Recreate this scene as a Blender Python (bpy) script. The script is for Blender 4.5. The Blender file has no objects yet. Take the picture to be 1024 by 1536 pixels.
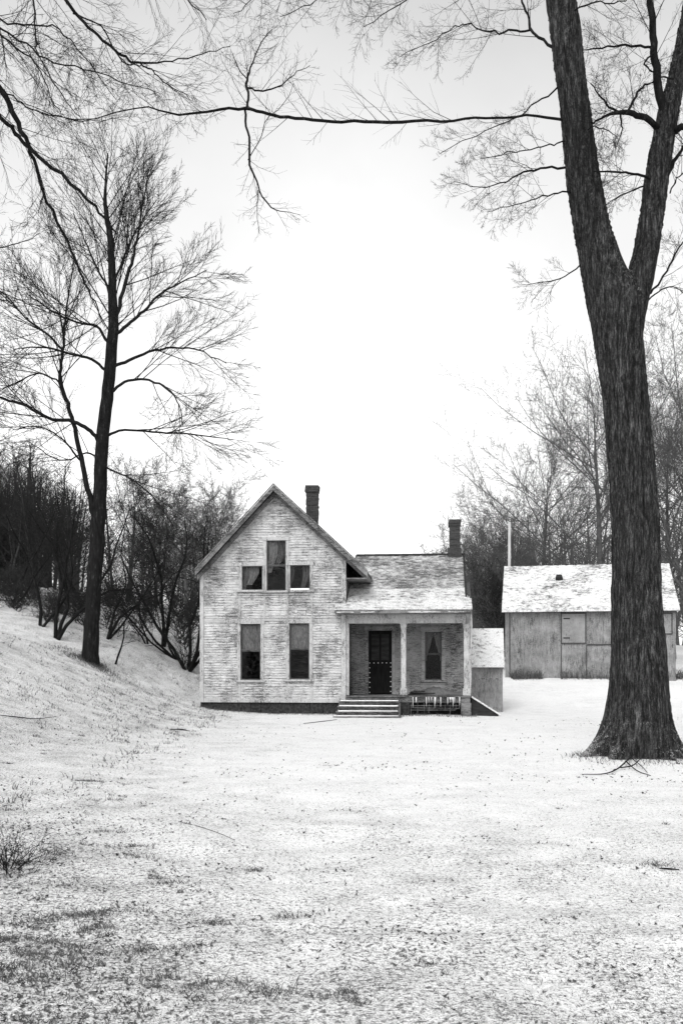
import bpy, math, random
import numpy as np
from mathutils import Vector

SC = bpy.context.scene
COL = SC.collection
rnd = random.Random(11)
NP = np.random.RandomState(5)
F, CX, CY, ZC = 1493.0, 512.0, 1000.0, 1.535      # lens in photo pixels, level camera

def P(px, py, Y):
    return np.array([(px - CX) / F * Y, Y, ZC - (py - CY) / F * Y])

# ------------------------------------------------------------------ noise
def _hash(ix, iy, seed):
    h = (ix.astype(np.int64) * 374761393 + iy.astype(np.int64) * 668265263 + seed * 974711) & 0x7fffffff
    h = ((h ^ (h >> 13)) * 1274126177) & 0x7fffffff
    return ((h ^ (h >> 16)) & 0xffff) / 65535.0

def vnoise(x, y, seed=0):
    x = np.asarray(x, float); y = np.asarray(y, float)
    ix = np.floor(x); iy = np.floor(y); fx = x - ix; fy = y - iy
    fx = fx * fx * (3 - 2 * fx); fy = fy * fy * (3 - 2 * fy)
    a = _hash(ix, iy, seed); b = _hash(ix + 1, iy, seed); c = _hash(ix, iy + 1, seed); d = _hash(ix + 1, iy + 1, seed)
    return (a + (b - a) * fx) * (1 - fy) + (c + (d - c) * fx) * fy - .5

def fbm(x, y, seed=0, octs=4):
    s = 0; a = 1.0
    for o in range(octs):
        s = s + a * vnoise(x * 2 ** o, y * 2 ** o, seed + o); a *= .5
    return s

def sstep(a, b, x):
    t = np.clip((np.asarray(x, float) - a) / (b - a), 0, 1); return t * t * (3 - 2 * t)

# ------------------------------------------------------------------ ground height
_gy = np.array([-40, -10, 0, 8, 12, 17, 24, 29, 33, 36, 40, 44, 60, 100, 200, 500.])
_gz = np.array([.1, .0, .0, -.02, -.05, -.10, -.04, .0, .0, .10, .62, 1.12, 2.0, 3.6, 6., 9.])
def softplus(x, w):
    return w * np.log1p(np.exp(np.clip(x / w, -30, 30)))

def gz(x, y, rough=True):
    x = np.asarray(x, float); y = np.asarray(y, float)
    b = 0
    for dy in (-1.5, -.5, .5, 1.5):
        b = b + np.interp(y + dy, _gy, _gz) * .25
    d = np.minimum(softplus(-x - 4.9 + 2.0 * sstep(32, 37, y), .9), 45 + 0 * x)
    b = b + .50 * np.minimum(np.minimum(d, 4.2 + .55 * (d - 4.2)), 6.2 + .3 * (d - 7.9)) * sstep(7, 27, y)
    if rough:
        b = b + .07 * fbm(x * .35, y * .35, 3, 3) + .03 * fbm(x * 1.7, y * 1.7, 9, 3) + .10 * fbm(x * .9, y * .9, 63, 3) * sstep(-4, -8, x) * sstep(16, 24, y)
        b = b + (.06 * sstep(.05, .5, fbm(x * .9 + 7, y * .9, 31, 3)) + .035 * fbm(x * 3.1, y * 3.1, 35, 3)) * sstep(16, 5, y)
    r = np.hypot(x - 4.99, y - 17.0)                    # swell round the big tree
    b = b + .11 * np.exp(-(r / 1.1) ** 2)
    return b

def g(x, y):
    return float(gz(np.array([x]), np.array([y]))[0])

def hit(px, py, lift=0.0, ymax=60):
    """where the photo ray meets the ground"""
    y = np.arange(2.5, ymax, .02); d = (ZC - (py - CY) / F * y) - gz((px - CX) / F * y, y) - lift
    k = np.argmax(d < 0) if (d < 0).any() else len(y) - 1
    return (px - CX) / F * y[k], y[k]

# ------------------------------------------------------------------ materials
class NT:
    def __init__(s, name):
        s.m = bpy.data.materials.new(name); s.m.use_nodes = True
        s.t = s.m.node_tree; s.t.nodes.clear()
        s.out = s.t.nodes.new('ShaderNodeOutputMaterial')
        s.tc = s.t.nodes.new('ShaderNodeTexCoord')
    def n(s, typ, **kw):
        nd = s.t.nodes.new(typ)
        for k, v in kw.items(): setattr(nd, k, v)
        return nd
    def link(s, a, b): s.t.links.new(a, b)
    def noise(s, scale, detail=4, rough=.6, stretch=(1, 1, 1), coord='Object'):
        mp = s.n('ShaderNodeMapping'); mp.inputs['Scale'].default_value = stretch
        s.link(s.tc.outputs[coord], mp.inputs[0])
        nz = s.n('ShaderNodeTexNoise'); nz.inputs['Scale'].default_value = scale
        nz.inputs['Detail'].default_value = detail; nz.inputs['Roughness'].default_value = rough
        s.link(mp.outputs[0], nz.inputs['Vector'])
        return nz.outputs['Fac']
    def ramp(s, src, stops, interp='LINEAR'):
        r = s.n('ShaderNodeValToRGB'); r.color_ramp.interpolation = interp
        e = r.color_ramp.elements
        while len(e) < len(stops): e.new(.5)
        for el, (p, v) in zip(e, stops):
            el.position = p; el.color = (v, v, v, 1)
        s.link(src, r.inputs[0]); return r.outputs[0]
    def mix(s, fac, a, b):
        m = s.n('ShaderNodeMix', data_type='RGBA')
        if isinstance(fac, (int, float)): m.inputs[0].default_value = fac
        else: s.link(fac, m.inputs[0])
        for i, v in ((6, a), (7, b)):
            if isinstance(v, (int, float)): m.inputs[i].default_value = (v, v, v, 1)
            else: s.link(v, m.inputs[i])
        return m.outputs[2]
    def math(s, op, a, b=None):
        m = s.n('ShaderNodeMath', operation=op)
        for i, v in ((0, a), (1, b)):
            if v is None: continue
            if isinstance(v, (int, float)): m.inputs[i].default_value = v
            else: s.link(v, m.inputs[i])
        return m.outputs[0]
    def finish(s, col, rough=.9, bump=None, bdist=.01, bstr=1.0, spec=.2):
        b = s.n('ShaderNodeBsdfPrincipled')
        if isinstance(col, (int, float)): b.inputs['Base Color'].default_value = (col, col, col, 1)
        else: s.link(col, b.inputs['Base Color'])
        b.inputs['Roughness'].default_value = rough
        b.inputs['Specular IOR Level'].default_value = spec
        if bump is not None:
            bn = s.n('ShaderNodeBump'); bn.inputs['Distance'].default_value = bdist
            bn.inputs['Strength'].default_value = bstr
            s.link(bump, bn.inputs['Height']); s.link(bn.outputs[0], b.inputs['Normal'])
        s.link(b.outputs[0], s.out.inputs[0]); return s.m

def geo_up(t):                                  # how far a face looks up: snow settles there
    gnode = t.n('ShaderNodeNewGeometry'); sp = t.n('ShaderNodeSeparateXYZ')
    t.link(gnode.outputs['Normal'], sp.inputs[0]); return sp.outputs[2]

M = {}
# thin snow with dead grass, leaf scraps and soil showing through
t = NT('snow_over_grass')
f1 = t.noise(85, 2, .7); f2 = t.noise(34, 3, .75); mid = t.noise(11, 4, .7); low = t.noise(1.6, 4, .65); big = t.noise(.35, 3, .55)
sxg = t.n('ShaderNodeSeparateXYZ'); t.link(t.tc.outputs['Object'], sxg.inputs[0])
lft = t.n('ShaderNodeMapRange'); t.link(sxg.outputs[0], lft.inputs[0])
for k_, v_ in ((1, -.4), (2, -5.0), (3, 0.0), (4, .055)): lft.inputs[k_].default_value = v_
nea = t.n('ShaderNodeMapRange'); t.link(sxg.outputs[1], nea.inputs[0])
for k_, v_ in ((1, 15.0), (2, 4.0), (3, 0.0), (4, .06)): nea.inputs[k_].default_value = v_
thin = t.math('ADD', t.math('ADD', t.math('MULTIPLY', low, .13), t.math('MULTIPLY', big, .07)), t.math('ADD', lft.outputs[0], nea.outputs[0]))
def cover(fine, k, lo, hi): return t.ramp(t.math('ADD', t.math('MULTIPLY', fine, k), thin), [(lo, 0), (hi, 1)])
s1 = cover(f2, .62, .465, .54); s2 = cover(f1, .62, .465, .545); s3 = cover(mid, .45, .36, .52)
c = t.ramp(mid, [(.3, .70), (.7, .82)])
c = t.mix(t.math('MULTIPLY', s3, .45), c, .40)
c = t.mix(t.math('MULTIPLY', s2, .8), c, t.ramp(t.noise(120, 2), [(.35, .08), (.65, .34)]))
c = t.mix(s1, c, t.ramp(t.noise(130, 2), [(.35, .03), (.65, .26)]))
h = t.math('ADD', t.math('MULTIPLY', mid, .8), t.math('MULTIPLY', f2, .5))
M['ground'] = t.finish(c, .85, h, .05, .8)

def simple(name, lo, hi, scale, stretch=(1, 1, 1), rough=.9, bd=.01, spec=.2, detail=5):
    t = NT(name); n1 = t.noise(scale, detail, .65, stretch)
    return t.finish(t.ramp(n1, [(.3, lo), (.7, hi)]), rough, n1, bd, 1, spec)

# bark: deep vertical furrows
t = NT('furrowed_bark')
n1 = t.noise(42, 6, .8, (1, 1, .16)); n2 = t.noise(120, 3, .75, (1, 1, .35)); n3 = t.noise(1.4, 4, .6)
n0 = t.noise(17, 4, .65, (1, 1, .10))
v = t.math('ADD', t.math('ADD', t.math('MULTIPLY', n1, .55), t.math('MULTIPLY', n2, .25)), t.math('MULTIPLY', n0, .32))
col = t.ramp(v, [(.43, .003), (.535, .014), (.615, .075), (.715, .28)])
col = t.mix(t.ramp(n3, [(.3, 0), (.7, .5)]), col, t.ramp(v, [(.4, .003), (.75, .045)]))
geou = geo_up(t)
sn = t.ramp(t.math('ADD', t.math('MULTIPLY', t.noise(60, 3, .7), .8), t.math('MULTIPLY', geou, .35)), [(.60, 0), (.68, 1)])
col = t.mix(t.math('MULTIPLY', sn, .75), col, .62)
M['bark'] = t.finish(col, .95, v, .06, 1, .1)
t = NT('dark_bark')
n1 = t.noise(14, 4, .7, (1, 1, .25))
M['bark_dark'] = t.finish(t.ramp(n1, [(.3, .003), (.6, .014), (.75, .07)]), .95, n1, .02, 1, .1)
M['twig'] = simple('twig_bark', .006, .022, 6, bd=.002, spec=.1)
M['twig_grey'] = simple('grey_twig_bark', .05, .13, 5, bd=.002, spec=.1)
M['brush'] = simple('brush_bark', .012, .045, 3, bd=.002, spec=.1)
M['leaf'] = simple('dead_leaf', .015, .12, 15, bd=.001, spec=.1)
M['straw'] = simple('dead_grass', .02, .16, 9, bd=.001, spec=.1)

# flaking white paint over grey boards
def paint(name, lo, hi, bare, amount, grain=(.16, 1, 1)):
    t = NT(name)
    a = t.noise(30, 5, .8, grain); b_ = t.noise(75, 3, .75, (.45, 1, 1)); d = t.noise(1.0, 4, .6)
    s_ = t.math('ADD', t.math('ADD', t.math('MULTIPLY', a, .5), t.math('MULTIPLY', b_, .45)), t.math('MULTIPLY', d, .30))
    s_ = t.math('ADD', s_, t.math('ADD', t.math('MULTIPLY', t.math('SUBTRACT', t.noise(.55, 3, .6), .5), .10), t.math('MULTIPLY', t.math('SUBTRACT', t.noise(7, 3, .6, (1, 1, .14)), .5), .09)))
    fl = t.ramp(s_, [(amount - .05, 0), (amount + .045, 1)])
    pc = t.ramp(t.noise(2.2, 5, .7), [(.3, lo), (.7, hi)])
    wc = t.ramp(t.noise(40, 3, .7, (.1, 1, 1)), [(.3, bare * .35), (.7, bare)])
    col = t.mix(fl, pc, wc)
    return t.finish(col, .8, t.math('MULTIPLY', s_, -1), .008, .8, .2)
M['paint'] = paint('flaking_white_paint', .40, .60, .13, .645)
M['paint_shaded'] = paint('worn_paint_porch_shade', .18, .34, .04, .655)  # worn house paint again, darkened so the porch shade sits in its colour
M['trim'] = paint('worn_trim_paint', .33, .50, .10, .67, (1, 1, .2))
M['rake'] = paint('weathered_rake_board', .12, .26, .05, .65)
M['sash'] = paint('dark_sash_paint', .05, .12, .02, .66)
M['porchwood'] = paint('bare_porch_boards', .10, .22, .04, .66)
M['stone'] = simple('dark_foundation_stone', .006, .05, 14, bd=.03)
# brick of the chimneys
t = NT('sooty_brick')
br = t.n('ShaderNodeTexBrick'); br.inputs['Scale'].default_value = 1
br.inputs['Brick Width'].default_value = .21; br.inputs['Row Height'].default_value = .075; br.inputs['Mortar Size'].default_value = .008
br.inputs['Color1'].default_value = (.022, .022, .022, 1); br.inputs['Color2'].default_value = (.055, .055, .055, 1); br.inputs['Mortar'].default_value = (.09, .09, .09, 1)
cm = t.n('ShaderNodeCombineXYZ'); sx = t.n('ShaderNodeSeparateXYZ'); t.link(t.tc.outputs['Object'], sx.inputs[0])
t.link(t.math('ADD', sx.outputs[0], sx.outputs[1]), cm.inputs[0]); t.link(sx.outputs[2], cm.inputs[1]); t.link(cm.outputs[0], br.inputs['Vector'])
nn = t.noise(30, 4)
M['brick'] = t.finish(t.mix(.45, br.outputs[0], t.ramp(nn, [(.35, .01), (.7, .10)])), .95, t.math('ADD', br.outputs['Fac'], nn), .012, 1)
# shingles with thin snow caught between the courses
def shingle(name, am, w=.12, hi=.13):
    t = NT(name)
    a = t.noise(7, 5, .7, (.7, 1, 1)); b_ = t.noise(34, 3, .7); d = t.noise(.8, 3, .5)
    s_ = t.math('ADD', t.math('ADD', t.math('MULTIPLY', a, .6), t.math('MULTIPLY', b_, .35)), t.math('MULTIPLY', d, .35))
    return t.finish(t.mix(t.ramp(s_, [(am, 0), (am + w, 1)]), t.ramp(t.noise(25, 3), [(.3, .03), (.7, hi)]), t.ramp(t.noise(48, 3, .7), [(.35, .42), (.6, .80)])), .9, t.math('ADD', b_, a), .02, .8)
M['shingle'] = shingle('mossy_shingles_with_snow', .60, .18, .22)
M['shingle_snowy'] = shingle('snowed_eave_shingles', .535, .14, .24)
M['barn_roof'] = shingle('snowed_barn_roof', .535, .13, .16)
M['shed_roof'] = shingle('snowed_shed_roof', .51, .10)
M['roof_dark'] = simple('bare_dark_shingles', .02, .10, 22, bd=.01)
M['snow'] = simple('settled_snow', .76, .86, 12, bd=.03)
M['barn'] = paint('grey_barn_boards', .15, .32, .06, .67, (1, 1, .10))
M['barn_panel'] = paint('grey_barn_panel', .18, .28, .08, .70, (1, 1, .2))
M['dark_gap'] = simple('dark_batten', .03, .08, 20, bd=.002)
M['shadow_wood'] = simple('dark_wood_and_shade', .008, .035, 14, (.2, 1, 1), bd=.004)  # dark timber; its black also stands in for shade on the backings
M['door'] = simple('black_door_paint', .003, .012, 16, (1, 1, .2), .8, .003, .1)
M['curtain'] = simple('grey_lace', .22, .62, 26, (1, 1, .3), bd=.004)
M['blind'] = simple('stained_window_blind', .06, .30, 7, (1, 1, .3), bd=.004)
M['nail'] = simple('bright_nail_head', .75, .85, 20, rough=.4, spec=.5)
M['pole'] = simple('pale_weathered_pole', .42, .62, 8, (1, 1, .2))
t = NT('ice'); b = t.n('ShaderNodeBsdfPrincipled'); b.inputs['Base Color'].default_value = (.75, .75, .75, 1); b.inputs['Roughness'].default_value = .15
t.link(b.outputs[0], t.out.inputs[0]); M['ice'] = t.m
# old window glass: mostly clear, some mirror and a film of dust
t = NT('old_window_glass')
tr = t.n('ShaderNodeBsdfTransparent'); tr.inputs[0].default_value = (.72, .72, .72, 1)
gl = t.n('ShaderNodeBsdfGlossy'); gl.inputs['Roughness'].default_value = .06
df = t.n('ShaderNodeBsdfDiffuse'); df.inputs[0].default_value = (.4, .4, .4, 1)
lw = t.n('ShaderNodeFresnel'); lw.inputs[0].default_value = 1.22
m1 = t.n('ShaderNodeMixShader'); t.link(lw.outputs[0], m1.inputs[0]); t.link(tr.outputs[0], m1.inputs[1]); t.link(gl.outputs[0], m1.inputs[2])
m2 = t.n('ShaderNodeMixShader'); t.link(t.ramp(t.noise(9, 4, .7), [(.5, 0), (.85, .05)]), m2.inputs[0]); t.link(m1.outputs[0], m2.inputs[1]); t.link(df.outputs[0], m2.inputs[2])
t.link(m2.outputs[0], t.out.inputs[0]); M['glass'] = t.m

# ------------------------------------------------------------------ object helpers
def tag(o, label=None, cat=None, group=None, kind=None):
    for k, v in (('label', label), ('category', cat), ('group', group), ('kind', kind)):
        if v: o[k] = v
    return o

def link(name, me, parent=None, m=None):
    o = bpy.data.objects.new(name, me); COL.objects.link(o)
    if m is not None: me.materials.append(M[m] if isinstance(m, str) else m)
    if parent is not None: o.parent = parent
    return o

def empty(name, loc=(0, 0, 0), rz=0):
    o = bpy.data.objects.new(name, None); COL.objects.link(o)
    o.empty_display_size = .2; o.location = loc; o.rotation_euler = (0, 0, rz); return o

class MB:
    def __init__(s): s.v = []; s.f = []
    def poly8(s, c):                          # 8 corners: bottom ring 0-3, top ring 4-7
        b = len(s.v); s.v += [tuple(x) for x in c]
        for q in ((3, 2, 1, 0), (4, 5, 6, 7), (0, 1, 5, 4), (1, 2, 6, 5), (2, 3, 7, 6), (3, 0, 4, 7)):
            s.f.append(tuple(b + i for i in q))
    def box(s, x0, x1, y0, y1, z0, z1, jig=0):
        j = lambda: rnd.uniform(-jig, jig)
        s.poly8([(x0 + j(), y0 + j(), z0 + j()), (x1 + j(), y0 + j(), z0 + j()), (x1 + j(), y1 + j(), z0 + j()), (x0 + j(), y1 + j(), z0 + j()),
                 (x0 + j(), y0 + j(), z1 + j()), (x1 + j(), y0 + j(), z1 + j()), (x1 + j(), y1 + j(), z1 + j()), (x0 + j(), y1 + j(), z1 + j())])
    def beam(s, p, q, w, h, up=(0, 0, 1)):    # a squared bar from p to q
        p = Vector(p); q = Vector(q); d = (q - p).normalized(); u = Vector(up)
        sd = d.cross(u).normalized() * (w / 2); uu = sd.cross(d).normalized() * (h / 2)
        s.poly8([p - sd - uu, p + sd - uu, q + sd - uu, q - sd - uu, p - sd + uu, p + sd + uu, q + sd + uu, q - sd + uu])
    def prism(s, poly, y0, y1):               # polygon in x,z pushed along y
        b = len(s.v); n = len(poly)
        s.v += [(x, y0, z) for x, z in poly] + [(x, y1, z) for x, z in poly]
        s.f.append(tuple(range(b, b + n))); s.f.append(tuple(range(b + 2 * n - 1, b + n - 1, -1)))
        for i in range(n):
            k = (i + 1) % n; s.f.append((b + k, b + i, b + n + i, b + n + k))
    def build(s, name, m, parent=None, smooth=False):
        me = bpy.data.meshes.new(name); me.from_pydata(s.v, [], s.f); me.update()
        if smooth: me.polygons.foreach_set('use_smooth', [True] * len(me.polygons))
        return link(name, me, parent, m)

class Tubes:
    """collects tapered polylines and meshes them all at once"""
    def __init__(s): s.q = {}
    def add(s, pts, rad, sides):
        s.q.setdefault((len(pts), sides), []).append((pts, rad))
    def empty(s): return not s.q
    def arrays(s):
        V = []; Fq = []; off = 0
        for (n, k), lst in s.q.items():
            p = np.array([a for a, _ in lst], float); r = np.array([b for _, b in lst], float)
            d = np.gradient(p, axis=1); d /= np.linalg.norm(d, axis=2, keepdims=True) + 1e-9
            ref = np.where(np.abs(d[:, :1, 2:3]) > .85, np.array([1., 0, 0]), np.array([0, 0, 1.]))
            a = np.cross(d, np.broadcast_to(ref, d.shape)); a /= np.linalg.norm(a, axis=2, keepdims=True) + 1e-9
            b = np.cross(d, a)
            th = np.arange(k) * 2 * math.pi / k
            ring = p[:, :, None, :] + r[:, :, None, None] * (a[:, :, None, :] * np.cos(th)[None, None, :, None] + b[:, :, None, :] * np.sin(th)[None, None, :, None])
            m = len(lst); V.append(ring.reshape(-1, 3))
            base = (np.arange(m) * n * k)[:, None, None] + (np.arange(n - 1) * k)[None, :, None]
            i = np.arange(k); j = (i + 1) % k
            q = np.stack([base + i, base + j, base + j + k, base + i + k], -1).reshape(-1, 4) + off
            Fq.append(q); off += m * n * k
        return np.concatenate(V), np.concatenate(Fq)
    def mesh(s, name, origin=(0, 0, 0)):
        V, Q = s.arrays(); V = V - np.array(origin)
        return quads(name, V, Q)

def quads(name, V, Q, smooth=True):
    me = bpy.data.meshes.new(name)
    me.vertices.add(len(V)); me.vertices.foreach_set('co', np.asarray(V, np.float32).ravel())
    k = Q.shape[1]
    me.loops.add(Q.size); me.loops.foreach_set('vertex_index', Q.astype(np.int32).ravel())
    me.polygons.add(len(Q)); me.polygons.foreach_set('loop_start', np.arange(0, Q.size, k, dtype=np.int32))
    me.polygons.foreach_set('use_smooth', np.full(len(Q), smooth))
    me.update(calc_edges=True); return me

# ------------------------------------------------------------------ ground
def make_ground():
    nr, nc = 620, 520
    r = 4.5 * (900 / 4.5) ** (np.linspace(0, 1, nr) ** 1.0)
    t_ = np.linspace(-1, 1, nc); ang = 1.5 * np.sign(t_) * (np.abs(t_) * .3 + .7 * np.abs(t_) ** 2.6)
    A, R = np.meshgrid(ang, r)
    X = np.sin(A) * R; Y = -5.5 + np.cos(A) * R
    Z = gz(X, Y)
    V = np.stack([X, Y, Z], -1).reshape(-1, 3)
    i, j = np.meshgrid(np.arange(nr - 1), np.arange(nc - 1), indexing='ij')
    a = (i * nc + j).ravel()
    Q = np.stack([a, a + 1, a + nc + 1, a + nc], -1)
    o = link('ground', quads('ground', V, Q), None, 'ground')
    tag(o, 'snow covered yard with dead grass poking through', 'ground', kind='structure')
make_ground()

def blades(n, xs, ys, hmin, hmax, w, lean, zoff=-.01):
    """n grass blades, each a bent strip of two quads"""
    z = gz(xs, ys) + zoff
    h = NP.uniform(hmin, hmax, n) * NP.uniform(.5, 1, n); a = NP.uniform(0, 2 * math.pi, n); l = NP.uniform(.2, 1, n) * lean * h
    wv = w * NP.uniform(.6, 1.3, n); b = NP.uniform(0, math.pi, n)
    dx, dy = np.cos(a), np.sin(a); wx, wy = np.cos(b) * wv, np.sin(b) * wv
    p0 = np.stack([xs, ys, z], -1); p1 = np.stack([xs + dx * l * .35, ys + dy * l * .35, z + h * .65], -1); p2 = np.stack([xs + dx * l, ys + dy * l, z + h], -1)
    W = np.stack([wx, wy, 0 * wx], -1)
    V = np.stack([p0 - W, p0 + W, p1 + W * .7, p1 - W * .7, p2 + W * .12, p2 - W * .12], 1).reshape(-1, 3)
    k = np.arange(n) * 6
    Q = np.concatenate([np.stack([k, k + 1, k + 2, k + 3], -1), np.stack([k + 3, k + 2, k + 4, k + 5], -1)])
    return V, Q

def make_grass():
    VV = []; QQ = []; off = 0
    def put(xs, ys, *a):
        nonlocal off
        V, Q = blades(len(xs), xs, ys, *a); VV.append(V); QQ.append(Q + off); off += len(V)
    # thin scatter of dead blades across the yard
    n = 420000
    y = 3.0 * (34 / 3.0) ** NP.uniform(0, 1, n); k = NP.uniform(-.40, .40, n); y[:60000] = NP.uniform(20, 44, 60000); k[:60000] = NP.uniform(-.40, .36, 60000); x = k * y
    py = CY + (ZC - gz(x, y, False)) / y * F; px = CX + k * F
    dens = fbm(x * .8, y * .8, 41, 3) + .5 * fbm(x * 4, y * 4, 55, 2)
    want = .10 * sstep(1130, 1500, py) + .16 * sstep(500, 0, px) * sstep(1080, 1350, py) + .06 + .25 * sstep(300, 100, px) * sstep(1080, 1000, py) + .12 * sstep(560, 200, px)
    keep = NP.uniform(0, 1, n) < np.clip(want + dens * .4, .015, .6)
    inhouse = (x > -4.6) & (x < 4.2) & (y > 30) & (y < 36)
    keep &= ~inhouse
    x, y = x[keep], y[keep]
    put(x, y, .006, .032, .0024, 1.4)
    # clumps
    cl = []
    for _ in range(420):
        yy = 3.2 * (26 / 3.2) ** rnd.random(); kk = rnd.uniform(-.36, .36)
        p = .02 + .75 * max(0, (.0 - kk) / .36) * (1 if yy < 9 else .45)
        if rnd.random() < p: cl.append((kk * yy, yy, rnd.uniform(.25, .9) ** 1.6))
    for (px_, py_, s_) in ((60, 1440, 1.6), (130, 1435, 1.8), (95, 1445, 1.4), (35, 1470, 1.3), (85, 1380, 1.6), (155, 1368, 1.2), (40, 1385, 1.4), (235, 1474, 1.2), (350, 1482, 1.3),
                           (425, 1492, 1.1), (215, 1430, 1.1), (145, 1395, 1.2), (15, 1410, 1.5), (258, 1328, 1.0), (225, 1290, 1.0), (78, 1280, 1.3), (140, 1398, 1.0), (20, 1460, 1.5),
                           (440, 1375, .9), (300, 1500, 1.0), (165, 1200, .9), (137, 1172, .9), (120, 1172, .8), (165, 1248, .8), (530, 1492, .9), (640, 1450, .9), (1000, 1303, 1.0), (285, 1425, 1.0)):
        xx_, yy = hit(px_, py_)
        cl.append((xx_, yy, s_ * (1 + max(0, yy - 8) * .06)))
    xs = []; ys = []; big = []
    for (cx, cy, s_) in cl:
        m = int(130 * s_)
        k_ = rnd.randint(2, 4)
        for _ in range(k_):
            mm = m // k_; ox_, oy_ = rnd.gauss(0, .07 * s_), rnd.gauss(0, .05 * s_); sp_ = rnd.uniform(.015, .05) * s_
            xs.append(cx + ox_ + NP.normal(0, sp_ * 1.8, mm)); ys.append(cy + oy_ + NP.normal(0, sp_, mm))
    put(np.concatenate(xs), np.concatenate(ys), .008, .060, .0032, 2.2)
    tall = [c for c in cl if c[2] > 1.0]
    xs = np.concatenate([c[0] + NP.normal(0, .05 * c[2], 14) for c in tall]); ys = np.concatenate([c[1] + NP.normal(0, .04 * c[2], 14) for c in tall])
    put(xs, ys, .04, .17, .0022, 1.5)
    n = 1500; a_ = NP.uniform(0, 6.28, n); r_ = .62 + np.abs(NP.normal(0, .28, n)); put(4.99 + np.cos(a_) * r_, 17 + np.sin(a_) * r_, .02, .13, .0045, 1.3)
    nt_ = 1500; ty_ = NP.uniform(11, 46, nt_); tx_ = -3.2 - np.abs(NP.normal(0, 1, nt_)) ** .8 * ty_ * .14; m_ = 12
    kk = (NP.uniform(0, 1, nt_) < .25 + .75 * sstep(16, 30, ty_) + fbm(tx_ * .6, ty_ * .4, 91, 3)) & ~((tx_ > -4.75) & (ty_ > 30.5)); tx_, ty_ = tx_[kk], ty_[kk]; nt_ = len(tx_)
    hs_ = np.repeat(NP.uniform(.02, .16, nt_), m_); n = nt_ * m_
    put(np.repeat(tx_, m_) + NP.normal(0, 1, n) * hs_ * 1.2, np.repeat(ty_, m_) + NP.normal(0, 1, n) * hs_ * .8, .02, .13, .006, 1.6)
    n = 2500; a_ = NP.uniform(0, 6.28, n); r_ = np.abs(NP.normal(0, .5, n)); put(-8.05 + np.cos(a_) * r_, 32 + np.sin(a_) * r_, .03, .16, .007, 1.3)
    # weeds against the barn and under the porch
    n = 2500; xs = NP.uniform(7.2, 15, n); ys = 43.7 + NP.normal(0, .15, n) - np.abs(NP.normal(0, .3, n)); hk = fbm(xs * 1.1, ys * .2, 77, 3)
    kk = (hk + sstep(10.5, 8, xs) * .3) > .02; put(xs[kk], ys[kk], .12, .6, .012, .8)
    n = 900; xs = NP.uniform(-4.7, 4.2, n); ys = 31.4 - .096 * xs - .35 - np.abs(NP.normal(0, .2, n)); put(xs, ys, .05, .18, .006, .9)
    V = np.concatenate(VV); Q = np.concatenate(QQ)
    o = link('dead_grass', quads('dead_grass', V, Q, False), None, 'straw')
    tag(o, 'dry dead grass blades and clumps standing through the thin snow', 'grass', kind='stuff')
make_grass()

def make_leaves():
    n = 70000; y = 3.2 * (30 / 3.2) ** NP.uniform(0, 1, n); k = NP.uniform(-.40, .40, n); x = k * y
    py = CY + ZC / y * F; px = CX + k * F
    dn = fbm(x * .9, y * .9, 141, 3) + .6 * fbm(x * 3.5, y * 3.5, 155, 2)
    want = .0 + .36 * sstep(430, 0, px) * sstep(1120, 1330, py) + .06 * sstep(1250, 1500, py) + .10 * sstep(300, 60, px)
    kp = (NP.uniform(0, 1, n) < np.clip(want + dn * .40, .012, .7)) & ~((x > -4.6) & (x < 4.2) & (y > 29.8))
    x, y = x[kp], y[kp]; n = len(x); z = gz(x, y) + .004
    a = NP.uniform(0, 6.28, n); L_ = NP.uniform(.004, .013, n) ** 1.0 * (1 + .07 * y); W_ = L_ * NP.uniform(.25, .6, n); cu = L_ * NP.uniform(.1, 1.1, n); ti = NP.uniform(-.5, .5, n)
    ax = np.stack([np.cos(a), np.sin(a), ti], -1); bx = np.stack([-np.sin(a), np.cos(a), NP.uniform(-.5, .5, n)], -1); c = np.stack([x, y, z], -1); up = np.array([0, 0, 1.])
    p = [c - ax * L_[:, None] + up * cu[:, None], c - ax * L_[:, None] * .2 - bx * W_[:, None], c + ax * L_[:, None] + up * (cu * .6)[:, None], c + ax * L_[:, None] * .1 + bx * W_[:, None] + up * (cu * .5)[:, None]]
    V = np.stack(p, 1).reshape(-1, 3); q = np.arange(n)[:, None] * 4
    Q = np.concatenate([q + np.array([[0, 1, 3, 3]]), q + np.array([[1, 2, 3, 3]])])
    F3 = np.concatenate([q + np.array([[0, 1, 3]]), q + np.array([[1, 2, 3]])])
    o = link('fallen_leaves', quads('fallen_leaves', V, F3, False), None, 'leaf')
    tag(o, 'dark curled dead leaves scattered over the snow, thickest at the lower left', 'leaves', kind='stuff')
make_leaves()

# ------------------------------------------------------------------ the farmhouse
TH = math.radians(5.5); HC, HS = math.cos(TH), math.sin(TH); XC0, YC0 = .105, 31.4
def L(px, py, v=0.0):                          # photo point on the house plane v -> (u, z)
    k = (px - CX) / F
    u = (k * (YC0 + v * HC) - XC0 - v * HS) / (HC + k * HS)
    return u, ZC - (py - CY) / F * (YC0 - u * HS + v * HC)
def U(px, v=0.0): return L(px, 0, v)[0]
def Z(py, px=410, v=0.0): return L(px, py, v)[1]

house = empty('farmhouse', (XC0, YC0, 0), -TH)
tag(house, 'abandoned white clapboard farmhouse with peeling paint and a side porch', 'house')

UL = U(302); UR = 0.0; UM = U(413)
ZP = Z(727, 413, -.3) - .12; SL, SR = 1.06, .93       # peak and the two pitches
def roof_z(u): return ZP - (SL * (UM - u) if u < UM else SR * (u - UM))
ZB = .42; DEP = 7.2

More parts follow.
